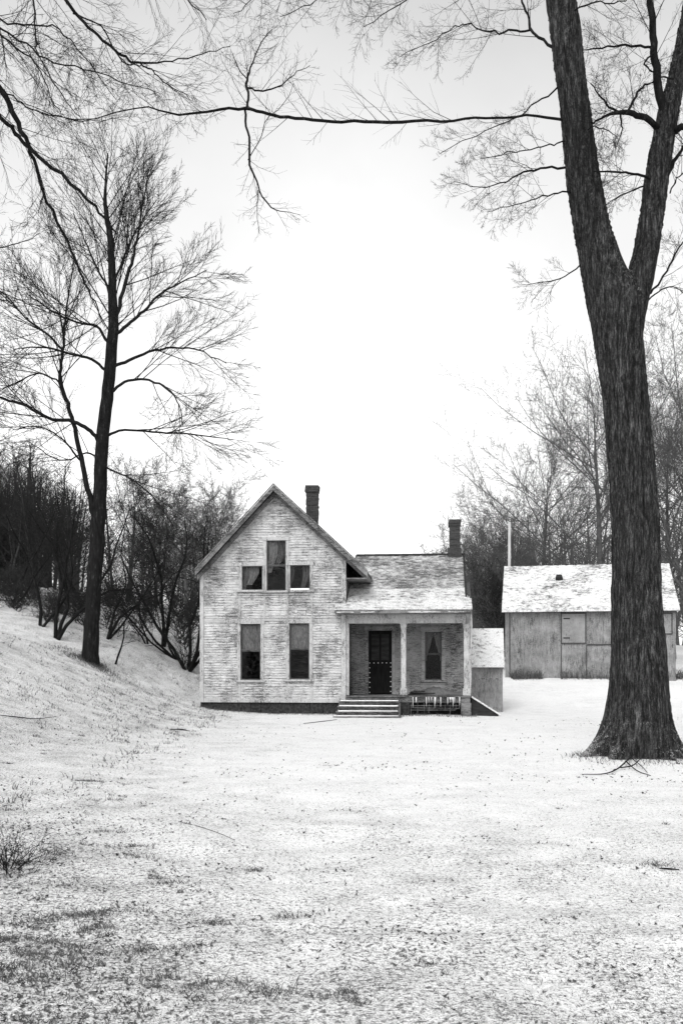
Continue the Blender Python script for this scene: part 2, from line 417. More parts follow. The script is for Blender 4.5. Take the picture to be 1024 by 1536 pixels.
def clap(mb, amap, z0, z1, left, right, holes, h=.083, lip=.026):
    """weatherboards: amap(a, n, z) -> local point, n outward"""
    z = z0
    while z < z1 - .01:
        zt = min(z + h, z1); l0, r0, l1, r1 = left(z), right(z), left(zt), right(zt)
        cuts = [(l0, r0)]
        for (a0, a1, b0, b1) in holes:
            if b0 < zt - .01 and b1 > z + .01:
                nx = []
                for (c0, c1) in cuts:
                    if a1 <= c0 or a0 >= c1: nx.append((c0, c1)); continue
                    if a0 > c0: nx.append((c0, a0))
                    if a1 < c1: nx.append((a1, c1))
                cuts = nx
        for (c0, c1) in cuts:
            segs = [c0]; w = c1 - c0
            x = c0 + rnd.uniform(.7, 3.2)
            while x < c1 - .4: segs.append(x); x += rnd.uniform(1.2, 3.4)
            segs.append(c1)
            for s0, s1 in zip(segs[:-1], segs[1:]):
                e0 = l1 if s0 == l0 else s0; e1 = r1 if s1 == r0 else s1
                if e1 - e0 < .01: e1 = e0 + .01
                d = rnd.gauss(0, .004); d2 = rnd.gauss(0, .004); ln = lip + rnd.uniform(-.005, .010)
                bk = -.03 - rnd.random() * .004; gp = .0015
                mb.poly8([amap(s0 + gp, ln, z + d), amap(s1 - gp, ln, z + d2), amap(s1 - gp, bk, z + d2), amap(s0 + gp, bk, z + d),
                          amap(e0 + gp, .003, zt + .014), amap(e1 - gp, .003, zt + .014), amap(e1 - gp, bk, zt + .014), amap(e0 + gp, bk, zt + .014)])
        z = zt

# windows on the gable front: (px0, px1, py0, py1)
WF = [(400, 429, 811, 886), (363, 394, 849, 885), (435, 465, 848, 885), (361, 391, 936, 1020), (434, 464, 935, 1019)]
WFu = []
for (a, b_, c_, d_) in WF:
    u0, z1 = L(a, c_); u1, z0 = L(b_, d_); WFu.append((u0, u1, z0, z1))
front = lambda a, n, z: (a, -n, z)
mb = MB()
def gl_(z): return max(UL, UM - (ZP - .02 - z) / SL)
def gr_(z): return min(UR, UM + (ZP - .02 - z) / SR)
clap(mb, front, ZB, ZP - .1, gl_, gr_, WFu)
mb.build('front_wall', 'paint', house)
mb = MB()                                      # right-hand wall: seen inside the porch and over its roof
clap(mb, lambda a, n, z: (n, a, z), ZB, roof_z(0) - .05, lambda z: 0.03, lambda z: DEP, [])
mb.build('side_wall', 'paint_shaded', house)
mb = MB()
mb.box(UL - .02, UL + .04, .035, DEP, ZB, roof_z(UL) - .03)
mb.build('side_wall', 'paint', house)
mb = MB(); mb.prism([(UL + .05, ZB), (-.04, ZB), (-.04, roof_z(0) - .06), (UM, ZP - .1), (UL + .05, roof_z(UL) - .06)], DEP - .08, DEP)
mb.build('rear_wall', 'paint', house)
mb = MB(); mb.box(UL + .05, -.04, .04, DEP - .1, ZB - .1, ZB - .02); mb.box(UL + .05, -.04, .04, DEP - .1, Z(932) - .1, Z(932)); mb.box(UL + .1, -.1, 2.6, 2.65, ZB, 4.9)
mb.build('inner_floor', 'shadow_wood', house)  # unseen inside parts, room shade put into their black colour
# foundation of dark stones
mb = MB(); x = UL - .03
while x < -.02:
    w = min(rnd.uniform(.25, .6), -.01 - x)
    for z0 in (-.7, -.24, .1):
        z1 = {-.7: -.25, -.24: .09, .1: ZB - .005}[z0]
        mb.box(x + .004, x + w - .004, rnd.uniform(-.015, .02), .35, z0, z1, .006)
    x += w
mb.box(-.35, -.02, .36, DEP, -.7, ZB - .01); mb.box(UL, UL + .3, .36, DEP, -.7, ZB - .01)
mb.build('foundation', 'stone', house)
# stick-style trim on the gable
mb = MB()
def vboard(px, py0, py1, w=.075, pr=.034):
    u, zt = L(px, py0); zb = L(px, py1)[1]; mb.box(u - w / 2, u + w / 2, -pr, 0, zb, zt)
def hboard(px0, px1, py, w=.09, pr=.038):
    u0, z0 = L(px0, py); u1, _ = L(px1, py); mb.box(u0, u1, -pr, 0, z0 - w / 2, z0 + w / 2)
mb.box(UL - .035, UL + .085, -.045, .02, ZB + .1, roof_z(UL) - .06)
mb.box(-.10, .04, -.045, .055, ZB + .1, roof_z(0) - .04)
mb.box(UL - .03, .03, -.060, .02, ZB - .02, ZB + .105)                    # water table
hboard(307, 357, 932); hboard(473, 511, 931); hboard(307, 357, 848); hboard(473, 513, 847)
hboard(358, 471, 930, .07, .041); hboard(358, 471, 892, .05, .041)
for px in (359.5, 397, 431, 468):
    vboard(px, 894, 928, .06); vboard(px, 1026, 1050, .06)
mb.build('trim', 'trim', house)

def window(u0, u1, z0, z1, v, meet, curt, cas=.10, head=.11, label=None, sillw=.06, parent=house, trimm='trim'):
    b = MB(); e = .002
    b.box(u0 - cas, u0, v - .042, v + .05, z0 - .0, z1, 0); b.box(u1, u1 + cas, v - .042, v + .05, z0 - .0, z1, 0)
    b.box(u0 - cas - .03, u1 + cas + .03, v - .055, v + .05, z1 + e, z1 + head)
    b.box(u0 - cas - .05, u1 + cas + .05, v - .10, v + .05, z0 - sillw, z0 - e)
    w = b.build('window', trimm, parent)
    if label: w['label'] = label
    s = MB(); t_ = .030
    zm = z0 + (z1 - z0) * meet if meet else None
    spans = [(z0, zm, .028), (zm, z1, .0)] if zm else [(z0, z1, .01)]
    for (a, c, dv) in spans:
        vv = v + .0 + dv
        s.box(u0 + e, u0 + t_, vv, vv + .026, a + e, c - e); s.box(u1 - t_, u1 - e, vv, vv + .026, a + e, c - e)
        s.box(u0 + t_, u1 - t_, vv + .001, vv + .025, a + e, a + t_ + .004); s.box(u0 + t_, u1 - t_, vv + .001, vv + .025, c - t_, c - e)
    s.build('sash', 'sash', w)
    for (a, c, dv) in spans:
        p = MB(); vv = v + dv + .012
        p.box(u0 + t_ - .004, u1 - t_ + .004, vv, vv + .003, a + t_, c - t_ + .004)
        p.build('pane', 'glass', w)
    vb = v + .10
    def sheet(fn, name, mt, nu=26, nv=14):
        V = []; Fc = []
        for j in range(nv + 1):
            for i in range(nu + 1): V.append(fn(i / nu, j / nv))
        for j in range(nv):
            for i in range(nu):
                a = j * (nu + 1) + i; Fc.append((a, a + 1, a + nu + 2, a + nu + 1))
        me = bpy.data.meshes.new(name); me.from_pydata(V, [], Fc); me.polygons.foreach_set('use_smooth', [True] * len(Fc)); me.update()
        link(name, me, w, mt)
    W_ = u1 - u0; H_ = z1 - z0; fold = lambda s_, k: vb + .012 * math.sin(s_ * k) + .004 * math.sin(s_ * 61)
    for (kind, *ar) in curt:
        if kind == 'blind':                    # a shade pulled part way, ragged at its lower edge
            f0 = ar[0]
            sheet(lambda s_, q: (u0 + .02 + s_ * (W_ - .04), fold(s_, 9), z1 - .02 - q * H_ * f0 * (1 + .03 * math.sin(s_ * 13))), 'blind', ar[1])
        elif kind == 'part':                   # a pair drawn apart from a point at the top
            for sgn in (0, 1):
                def fn(s_, q, sgn=sgn):
                    wd = W_ * (.48 - (.36 - .05 * math.sin(q * 5)) * min(1, q * 1.2) ** .8)
                    x = u0 + .02 + s_ * wd if sgn == 0 else u1 - .02 - s_ * wd
                    return (x, fold(s_, 24), z1 - .03 - q * H_ * ar[0])
                sheet(fn, 'curtain', ar[1])
        elif kind == 'scrap':                  # one torn piece hanging
            a0, a1, f1 = ar[:3]
            sheet(lambda s_, q: (u0 + W_ * (a0 + (a1 - a0) * (s_ * (1 - .5 * q) + .15 * math.sin(q * 4))), fold(s_, 15), z1 - .02 - q * H_ * f1), 'curtain', ar[3])
    return w

u0, u1, z0, z1 = WFu[0]
window(u0, u1, z0, z1, 0, .50, [('scrap', .0, .55, .62, 'curtain'), ('scrap', .5, 1.0, .44, 'blind')], label='tall middle gable window with torn curtain in its upper sash')
window(*WFu[1], 0, None, [('scrap', .25, .8, .75, 'curtain'), ('scrap', .0, .35, .95, 'blind')], cas=.085, label='small square gable window left of the tall one')
w3 = window(*WFu[2], 0, None, [('scrap', .55, .95, .9, 'blind'), ('scrap', .0, .2, .7, 'blind')], cas=.085, label='small square gable window with snow along its sill')
u0, u1, z0, z1 = WFu[2]
m_ = MB(); m_.box(u0 + .02, u1 - .02, -.09, -.015, z0 + .001, z0 + .05, .006); m_.build('sill_snow', 'snow', w3)
window(*WFu[3], 0, .52, [('blind', .47, 'curtain')], label='left ground floor window with a stained shade half down')
window(*WFu[4], 0, .54, [('blind', .45, 'curtain')], label='right ground floor window with a pale shade half down')

# main roof: two slabs, rake boards and soffits
rf = MB(); OV = .36; EL = UL - .10; ER = U(551, -.3)
def slab(ua, ub, th=.10, v0=-OV, v1=DEP + .25, up=0.0):
    za, zb = roof_z(ua) + up, roof_z(ub) + up
    rf.poly8([(ua, v0, za), (ub, v0, zb), (ub, v1, zb), (ua, v1, za), (ua, v0, za + th), (ub, v0, zb + th), (ub, v1, zb + th), (ua, v1, za + th)])
slab(EL, UM); slab(UM + .001, ER)
mroof = rf.build('roof', 'roof_dark', house)
rb = MB()
for (ua, ub) in ((EL - .01, UM), (UM, ER + .01)):
    for (drop, w, vv0, vv1) in ((.085, .16, -OV - .03, -OV - .002), (.155, .05, -OV - .05, -OV - .031)):
        za, zb = roof_z(ua) + drop, roof_z(ub) + drop
        rb.poly8([(ua, vv0, za - w), (ub, vv0, zb - w), (ub, vv1, zb - w), (ua, vv1, za - w), (ua, vv0, za), (ub, vv0, zb), (ub, vv1, zb), (ua, vv1, za)])
    za, zb = roof_z(ua) - .035, roof_z(ub) - .035
    rb.poly8([(ua, -.10, za - .16), (ub, -.10, zb - .16), (ub, -.01, zb - .16), (ua, -.01, za - .16), (ua, -.10, za), (ub, -.10, zb), (ub, -.01, zb), (ua, -.01, za)])
rb.build('rake_board', 'rake', mroof)
eb = MB(); ez = roof_z(ER)
eb.box(ER - .03, ER + .0, -OV + .01, DEP, ez - .13, ez - .003); eb.box(.05, ER - .035, -OV + .03, DEP, ez - .12, ez - .09)
eb.build('soffit', 'rake', mroof)

def chimney(parent, cu, cv, w, z0, z1, flare=True, label=None):
    m_ = MB(); h = .075; z = z0; n = int((z1 - z0) / h)
    for i in range(n):
        e = rnd.uniform(-.012, .012); f = rnd.uniform(-.012, .012); ex = 0
        if i >= n - 3: ex = .03
        if flare and i < 5: ex = .045
        m_.box(cu - w / 2 - ex + e, cu + w / 2 + ex + e, cv - w / 2 - ex + f, cv + w / 2 + ex + f, z + .002, z + h - .002, .005); z += h
    m_.box(cu - w / 2 + .06, cu + w / 2 - .06, cv - w / 2 + .06, cv + w / 2 - .06, z0, z + rnd.uniform(-.02, .02))
    o = m_.build('chimney', 'brick', parent)
    if label: o['label'] = label
VCH = 3.0
cu, zt = L(468.5, 728, VCH)
chimney(mroof, cu, VCH, .40, roof_z(cu) - .25, zt, False, 'dark brick chimney behind the steep gable')

# wing with the porch under one roof
VW = 1.75; VR = 3.4; UW = U(696, VW) ; UE = U(708, -.45)
ZE = Z(915, 600, -.45); ZR = Z(833, 610, VR); VK = 1.45; ZK = ZE + (ZR - ZE) * (1.90 / (VR + .45)) * .96
UG = U(697.5, .2)                                # gable edge of the wing roof
ZF = Z(1044, 650, .05)                            # porch floor
mb = MB()
wu0, wz1 = L(637, 948, VW); wu1, wz0 = L(662, 1020, VW)
du0, dz1 = L(552.5, 946, VW); du1, dz0 = L(587.5, 1043, VW); dz0 = ZF
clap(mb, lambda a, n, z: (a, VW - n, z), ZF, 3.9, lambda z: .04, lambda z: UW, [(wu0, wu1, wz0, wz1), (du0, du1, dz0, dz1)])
mb.build('wing_wall', 'paint_shaded', house)  # porch shade is painted in through the darker coat
mb = MB()
def wzr(v): return ZE + (ZK - ZE) * (v + .45) / (VK + .45) if v < VK else ZK + (ZR - ZK) * (v - VK) / (VR - VK)
b_ = MB()
clap(b_, lambda a, n, z: (UW + n, VR + a, z), ZB, ZR - .2, lambda z: max(-(VR - VW) + .03, -(ZR - .1 - z) / .53), lambda z: min(1.6, (ZR - .1 - z) / .53), [])
b_.box(UW - .05, UW + .0, VW + .04, VR + 1.6, -.5, ZB + .05)
b_.build('wing_end_wall', 'paint', house)
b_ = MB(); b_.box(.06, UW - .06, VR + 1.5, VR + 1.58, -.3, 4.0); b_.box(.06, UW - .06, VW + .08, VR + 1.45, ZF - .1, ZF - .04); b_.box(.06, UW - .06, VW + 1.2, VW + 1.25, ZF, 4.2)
b_.build('inner_wall', 'shadow_wood', house)  # dark backing for the wing room, shade given by its colour
# wing roof: courses of single shingles
prof = []
nrow = 0
def row_pts():
    pts = []
    L1 = math.hypot(VK + .45, ZK - ZE); L2 = math.hypot(VR - VK, ZR - ZK); st = .125
    s_ = 0
    while s_ < L1 + L2 - .03:
        if s_ < L1: q = s_ / L1; pts.append((-.45 + q * (VK + .45), ZE + q * (ZK - ZE), (VK + .45) / L1, (ZK - ZE) / L1))
        else: q = (s_ - L1) / L2; pts.append((VK + q * (VR - VK), ZK + q * (ZR - ZK), (VR - VK) / L2, (ZR - ZK) / L2))
        s_ += st
    return pts
deck = MB()
for (va, za, vb, zb) in ((-.44, ZE - .005, VK, ZK - .01), (VK, ZK - .01, VR, ZR - .01), (VR, ZR - .01, VR + 1.75, ZR - .93)):
    ua = -.30 if vb <= VK else .06; ub = UE - .01 if vb <= VK else UG
    if vb <= VK: ub = UE - .02
    deck.poly8([(.055, va, za - .07), (ub, va, za - .07), (ub, vb, zb - .07), (.055, vb, zb - .07), (.055, va, za), (ub, va, za), (ub, vb, zb), (.055, vb, zb)])
deck.poly8([(U(501, -.45), -.44, ZE - .075), (.05, -.44, ZE - .075), (.05, -.06, ZE + .07), (U(501, -.45), -.06, ZE + .07), (U(501, -.45), -.44, ZE - .006), (.05, -.44, ZE - .006), (.05, -.06, ZE + .14), (U(501, -.45), -.06, ZE + .14)])
wroof = deck.build('porch_roof', 'roof_dark', house)
shA, shB = MB(), MB()
for i, (v, z, dv, dz) in enumerate(row_pts()):
    tgt = shB if v < .95 + rnd.uniform(-.12, .12) else shA
    uend = UE if v < .1 else max(UG, UE - (v - .1) * .5) if v < .6 else UG
    ust = U(501, -.45) if v < -.1 else .05
    x = ust - rnd.uniform(0, .1)
    while x < uend:
        w = rnd.uniform(.09, .24); x1 = min(x + w, uend); x0 = max(x, ust)
        if x1 - x0 > .03 and not (v > 1.2 and rnd.random() < .02):
            lift = .020 + rnd.uniform(0, .014); tl = rnd.uniform(-.012, .012); n_ = (-dz, dv); lw_ = .22
            def q(uu, s_, hh): return (uu, v + dv * s_ + n_[0] * hh, z + dz * s_ + n_[1] * hh)
            tgt.poly8([q(x0 + .003, tl, .001), q(x1 - .003, tl, .001), q(x1 - .003, lw_, .0005), q(x0 + .003, lw_, .0005),
                       q(x0 + .003, tl, lift), q(x1 - .003, tl, lift), q(x1 - .003, lw_, .005), q(x0 + .003, lw_, .005)])
        x += w
shA.build('shingles', 'shingle', wroof); shB.build('shingles', 'shingle_snowy', wroof)
cap = MB()
x = .1
while x < UG:
    w = rnd.uniform(.25, .5); x1 = min(UG + .02, x + w); cap.poly8([(x, VR - .12, ZR - .05), (x1 - .004, VR - .12, ZR - .05), (x1 - .004, VR + .12, ZR - .05), (x, VR + .12, ZR - .05), (x, VR - .03, ZR + .055), (x1 - .004, VR - .03, ZR + .05), (x1 - .004, VR + .03, ZR + .05), (x, VR + .03, ZR + .055)]); x += w
cap.build('ridge_cap', 'shadow_wood', wroof)
rk = MB()                                        # bare rake edge of the wing
for (va, vb) in ((.35, VK), (VK, VR)):
    rk.poly8([(UG + .002, va, wzr(va) - .16), (UG + .06, va, wzr(va) - .16), (UG + .06, vb, wzr(vb) - .16), (UG + .002, vb, wzr(vb) - .16),
              (UG + .002, va, wzr(va) + .05), (UG + .06, va, wzr(va) + .05), (UG + .06, vb, wzr(vb) + .05), (UG + .002, vb, wzr(vb) + .05)])
rk.build('rake_board', 'shadow_wood', wroof)
ch_u, ch_t = L(681.5, 778, VR)
chimney(wroof, ch_u, VR, .37, ZR - .15, ch_t, True, 'dark brick chimney on the low wing ridge')

# porch ------------------------------------------------------------
porch = empty('porch', (0, 0, 0)); porch.parent = house
VP0, VP1 = .02, .16                              # plane of the posts
zb0, zb1 = Z(935, 610, .1), Z(922, 610, .1)
m_ = MB()
m_.box(.045, UE - .18, VP0 - .02, VP1 + .02, zb0, zb1 + .1); m_.box(.06, UE - .12, VP0 - .05, VP0 - .021, zb0 + .14, zb1 + .1)
m_.box(U(707, .1) - .16, U(707, .1) - .02, VP1 + .021, VW, zb0, zb1 + .1)
m_.build('beam', 'trim', porch)
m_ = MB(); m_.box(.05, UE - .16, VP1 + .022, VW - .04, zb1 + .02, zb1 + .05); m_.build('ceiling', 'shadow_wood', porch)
m_ = MB(); m_.box(U(501, -.45) + .01, UE - .01, -.475, -.442, ZE - .10, ZE - .002); m_.box(U(501, -.45) + .03, UE - .04, -.44, -.10, ZE - .115, ZE - .09)
m_.build('eave_board', 'rake', porch)
m_ = MB(); x = U(610, -.48)
for (a, b) in ((505, 530), (541, 562), (610, 660), (672, 700)):
    m_ = MB(); m_.box(U(a, -.48), U(b, -.48), -.50, -.478, ZE - .085, ZE - .04, .004); m_.build('gutter_strip', 'paint', porch)
def post(px, w=.15):
    u = U(px, .09); m_ = MB(); zf = ZF + .02
    m_.box(u - w / 2, u + w / 2, VP0 + .005, VP1 - .005, zf + .22, zb0 - .16)
    m_.box(u - w / 2 - .03, u + w / 2 + .03, VP0 - .025, VP1 + .02, zf, zf + .22)
    m_.box(u - w / 2 - .02, u + w / 2 + .02, VP0 - .015, VP1 + .012, zb0 - .16, zb0 - .03); m_.box(u - w / 2 - .045, u + w / 2 + .045, VP0 - .035, VP1 + .03, zb0 - .03, zb0 - .002)
    m_.build('post', 'trim', porch)
post(605); post(699.5, .18)
m_ = MB(); m_.box(.045, .13, VP0 + .0, VP1, ZF + .02, zb0 - .002); m_.build('pilaster', 'trim', porch)
# floor boards running back
m_ = MB(); x = .06
while x < UW + .12:
    m_.box(x + .004, x + .11, -.12 + rnd.uniform(-.02, .01), VW - .03, ZF - .03, ZF + rnd.uniform(-.004, .004)); x += .115
m_.build('floor', 'porchwood', porch)
m_ = MB(); m_.box(.05, UW + .13, -.07, -.035, ZF - .20, ZF - .034); m_.build('rim_board', 'porchwood', porch)
# steps: four treads with snow on them
us0, us1 = U(508, -.6), U(598, -.6)
nst = 4; ty = (ZF - .02) / 4
for i in range(1, 4):
    zt_ = ZF - i * ty; vf = -.12 - i * .27
    m_ = MB(); m_.box(us0 - .02 * i, us1 + .01, vf - .02, vf + .29, zt_ - .04, zt_, .004); m_.box(us0, us1, vf + .03, vf + .05, zt_ - ty - .1, zt_ - .041)
    st = m_.build('step', 'porchwood', porch)
    m_ = MB(); m_.box(us0 + .02, us1 - .03, vf - .025, vf + .20, zt_ + .001, zt_ + .022, .006); m_.build('step_snow', 'snow', st)
m_ = MB(); m_.box(us0 - .12, us1 + .08, -.12 - 4 * .27 - .02, -.12 - 4 * .27 + .3, -.08, .035, .006); st = m_.build('step', 'porchwood', porch)
m_ = MB(); m_.box(us0 - .10, us1, -.12 - 4 * .27 - .022, -.12 - 4 * .27 + .2, .036, .055, .005); m_.build('step_snow', 'snow', st)
for u_ in (us0 - .03, us1):
    m_ = MB()
    m_.poly8([(u_, -1.15, -.2), (u_ + .04, -1.15, -.2), (u_ + .04, -.05, -.2), (u_, -.05, -.2), (u_, -1.15, .0), (u_ + .04, -1.15, .0), (u_ + .04, -.05, ZF - .1), (u_, -.05, ZF - .1)])
    m_.build('stringer', 'porchwood', porch)
# skirting right of the steps: pier, broken lattice, icicles, corner pier
m_ = MB(); m_.box(U(600, -.05), U(614, -.05), -.07, .2, -.5, ZF - .21, .01); m_.build('pier', 'stone', porch)
m_ = MB(); a, b = U(691, -.05), U(706, -.05); z_ = -.6
while z_ < ZF - .21:
    m_.box(a, b, -.09 + rnd.uniform(-.01, .01), .25, z_, min(z_ + .14, ZF - .21), .006); z_ += .145
m_.build('pier', 'porchwood', porch)
m_ = MB(); ua, ub = U(615, -.05), U(690, -.05)
for z_ in (ZF - .30, ZF - .37, ZF - .44):
    m_.beam((ua, -.06, z_ + rnd.uniform(-.01, .01)), (ub - rnd.uniform(0, .25), -.06, z_ + rnd.uniform(-.015, .015)), .012, .016)
x = ua + .03
while x < ub:
    top = ZF - .22; bt = rnd.uniform(-.05, .3); m_.beam((x, -.045, top), (x + rnd.uniform(-.02, .02), -.045, bt), .018, .012); x += rnd.uniform(.09, .26)
m_.build('lattice', 'rake', porch)
ic = Tubes()
for i in range(20):
    x = rnd.uniform(U(612, -.1), U(694, -.1)); l_ = rnd.uniform(.06, .36); p = np.array([[x, -.125, ZF - .03], [x + .002, -.125, ZF - .03 - l_ * .5], [x, -.125, ZF - .03 - l_]])
    ic = Tubes(); ic.add(p, [.016, .009, .001], 5); link('icicle', ic.mesh('icicle'), porch, 'ice')
m_ = MB(); m_.box(U(602, -.05), U(704, -.05), 1.0, 1.05, -.5, ZF - .1); m_.build('under_floor_back', 'shadow_wood', porch)  # dark sheet added for the shade below the porch floor
# downpipe and bracket at the right-hand post
tb = Tubes(); u = U(705.5, 0)
tb.add(np.array([[u, .0, zb0 + .1], [u + .015, -.0, 2.0], [u - .01, .0, ZF + .1]]), [.03, .03, .03], 6)
tb.add(np.array([[UE - .03, -.40, ZE - .06], [UE - .02, -.40, ZE - .32], [UE - .01, -.39, ZE - .62]]), [.018, .018, .016], 6)
link('downpipe', tb.mesh('downpipe'), porch, 'trim')

# door: black, nail heads round the boarded lower half
dm = MB()
dm.box(du0 - .10, du0, VW - .045, VW + .05, dz0, dz1); dm.box(du1, du1 + .10, VW - .045, VW + .05, dz0, dz1); dm.box(du0 - .13, du1 + .13, VW - .06, VW + .05, dz1 + .002, dz1 + .14)
dframe = dm.build('door', 'paint_shaded', house); dframe['label'] = 'black front door boarded over its lower half'
dm = MB(); dm.box(du0 + .004, du1 - .004, VW + .01, VW + .05, dz0 + .01, dz1 - .004); dm.build('door_leaf', 'door', dframe)
dm = MB(); zh = Z(993, 570, VW); dm.box(du0 + .01, du1 - .01, VW - .012, VW + .009, dz0 + .03, zh); dm.build('kick_board', 'door', dframe)
dm = MB()
for i in range(2):
    ux = (du0 + du1) / 2 + (i - .5) * .32
    for (za, zb_) in ((zh + .06, dz1 - .12),):
        dm.box(ux - .13, ux + .13, VW + .004, VW + .009, za, zb_)
dm.build('door_panel', 'shadow_wood', dframe)
def nail(x, z):
    nl = MB(); nl.box(x - .012, x + .012, VW - .022, VW - .0125, z - .012, z + .012, .002); nl.build('nail_head', 'nail', dframe)
for i in range(6): nail(du0 + .04 + (du1 - du0 - .08) * i / 5, zh - .03)
for i in range(1, 7):
    nail(du0 + .04, zh - .03 - i * (zh - dz0 - .1) / 6); nail(du1 - .04, zh - .03 - i * (zh - dz0 - .1) / 6 + .03)
window(wu0, wu1, wz0, wz1, VW, .54, [('part', .58, 'curtain'), ('scrap', .3, .8, .1, 'blind')], cas=.12, head=.18, label='porch window with pale curtains parted to a point', trimm='paint_shaded')

# loose things on the porch
bd = MB()
for (p, q_) in (((U(612, .9), .95, ZF + .02), (U(640, .9), .80, ZF + .05)), ((U(614, .9), 1.1, ZF + .06), (U(652, .9), 1.0, ZF + .06)), ((U(616, .9), 1.02, ZF + .10), (U(636, .9), .9, ZF + .12))):
    bd.beam(p, q_, .14, .035)
bo = bd.build('board_pile', 'shadow_wood')
bo.location = house.location; bo.rotation_euler = house.rotation_euler
tag(bo, 'heap of dark loose boards lying on the porch floor below its window', 'boards')
# wind-blown snow against the porch wall
n = 30; V = []; Fc = []
for j in range(5):
    for i in range(n + 1):
        s_ = i / n; u = U(622, 1.4) + s_ * (UW - .12 - U(622, 1.4)); hgt = (.20 * math.exp(-((s_ - .45) / .33) ** 2) + .05) * (1, .93, .7, .35, 0)[j]
        V.append((u, VW - .045 - j * .13 - .02 * math.sin(i), ZF + .006 + hgt * (1 + .1 * math.sin(i * 1.7))))
for j in range(4):
    for i in range(n): a = j * (n + 1) + i; Fc.append((a, a + n + 1, a + n + 2, a + 1))
me = bpy.data.meshes.new('snow_drift'); me.from_pydata(V, [], Fc); me.polygons.foreach_set('use_smooth', [True] * len(Fc)); me.update()
sd = link('snow_drift', me, porch, 'porchwood')

# slanting cellar hatch at the right end of the porch
hb = empty('cellar_hatch', (P(706, 1066, 31.2)[0], 31.2, g(4.0, 31.2)))
tag(hb, 'low slanting cellar hatch topped with snow at the right end of the porch', 'hatch')
m_ = MB(); m_.prism([(.0, -.3), (.84, -.3), (.84, .03), (0.0, .56)], -.1, .75); m_.build('hatch_side', 'shadow_wood', hb)
m_ = MB(); m_.prism([(.0, .562), (.90, -.002), (.90, .05), (.0, .62)], -.14, .79); m_.build('hatch_lid', 'shed_roof', hb)

# ------------------------------------------------------------------ small lean-to and barn
TSH = math.radians(8); YS0 = 33.6; XS0 = P(705, 0, YS0)[0]
sh = empty('lean_to_shed', (XS0, YS0, 0), -TSH); YS = 0.0
def PS(px, py, v):
    k = (px - CX) / F; c_, s_ = math.cos(TSH), math.sin(TSH)
    u = (k * (YS0 + v * c_) - XS0 - v * s_) / (c_ + k * s_)
    return (u, v, ZC - (py - CY) / F * (YS0 - u * s_ + v * c_))
a = PS(705, 1000, YS); b = PS(753.5, 1064, YS); t_ = PS(705, 945, YS + 1.25)
tag(sh, 'low lean-to shed with a snowed roof beside the house porch', 'shed')
m_ = MB(); nb = 7
for i in range(nb):
    x0 = a[0] + (b[0] - a[0]) * i / nb; x1 = a[0] + (b[0] - a[0]) * (i + 1) / nb; m_.box(x0 + .004, x1 - .002, YS, YS + .04 + rnd.uniform(0, .015), b[2] - .5, a[2] - .02)
m_.box(a[0], b[0], YS - .02, YS - .003, PS(730, 1018, YS)[2] - .03, PS(730, 1018, YS)[2] + .02)
m_.poly8([(b[0] - .05, YS + .05, b[2] - .5), (b[0], YS + .05, b[2] - .5), (b[0], YS + 1.3, b[2] - .5), (b[0] - .05, YS + 1.3, b[2] - .5), (b[0] - .05, YS + .05, a[2]), (b[0], YS + .05, a[2]), (b[0], YS + 1.3, t_[2] - .1), (b[0] - .05, YS + 1.3, t_[2] - .1)])
m_.box(a[0], b[0], YS + 1.26, YS + 1.3, b[2] - .5, t_[2] - .1)
m_.build('wall', 'barn', sh)
m_ = MB(); e0 = PS(704, 1001, YS - .2); e1 = PS(756, 1001, YS - .2)
m_.poly8([(e0[0], YS - .2, e0[2]), (e1[0], YS - .2, e0[2]), (e1[0], YS + 1.35, t_[2] - .02), (e0[0], YS + 1.35, t_[2] - .02), (e0[0], YS - .2, e0[2] + .06), (e1[0], YS - .2, e0[2] + .06), (e1[0], YS + 1.35, t_[2] + .06), (e0[0], YS + 1.35, t_[2] + .06)])
m_.build('roof', 'shed_roof', sh)

TB = math.radians(11); YB0 = 44.0; XB0 = P(757, 0, YB0)[0]
barn = empty('barn', (XB0, YB0, 0), -TB); YB = 0.0
def PB(px, py, v):                              # photo point on the barn plane v -> local x, v, z
    k = (px - CX) / F; c_, s_ = math.cos(TB), math.sin(TB)
    u = (k * (YB0 + v * c_) - XB0 - v * s_) / (c_ + k * s_)
    return (u, v, ZC - (py - CY) / F * (YB0 - u * s_ + v * c_))
tag(barn, 'long grey board barn with a snow dusted roof behind the big tree', 'barn')
bx0 = PB(757, 0, YB)[0]; bx1 = PB(1013, 0, YB)[0]; bz1 = PB(840, 915, YB)[2]; RV = 3.2; ZRB = PB(840, 848, YB + RV)[2]
m_ = MB(); x = bx0
while x < bx1 - .02:
    w = min(rnd.uniform(.16, .30), bx1 - x); m_.box(x + .0025, x + w - .0025, YB + rnd.uniform(0, .010), YB + .05, -.8, bz1); x += w
m_.box(bx0, bx0 + .05, YB + .055, YB + 2 * RV, -.8, bz1 - .1); m_.box(bx1 - .05, bx1, YB + .055, YB + 2 * RV, -.8, bz1 - .1); m_.box(bx0, bx1, YB + 2 * RV - .05, YB + 2 * RV, -.8, bz1 - .1)
for xx in (bx0 + .01, bx1 - .06):
    b0 = len(m_.v); m_.v += [(xx, YB, bz1 - .1), (xx, YB + 2 * RV, bz1 - .1), (xx, YB + RV, ZRB - .1), (xx + .05, YB, bz1 - .1), (xx + .05, YB + 2 * RV, bz1 - .1), (xx + .05, YB + RV, ZRB - .1)]
    m_.f += [(b0, b0 + 1, b0 + 2), (b0 + 5, b0 + 4, b0 + 3), (b0, b0 + 2, b0 + 5, b0 + 3), (b0 + 1, b0 + 4, b0 + 5, b0 + 2)]
m_.build('wall', 'barn', barn)
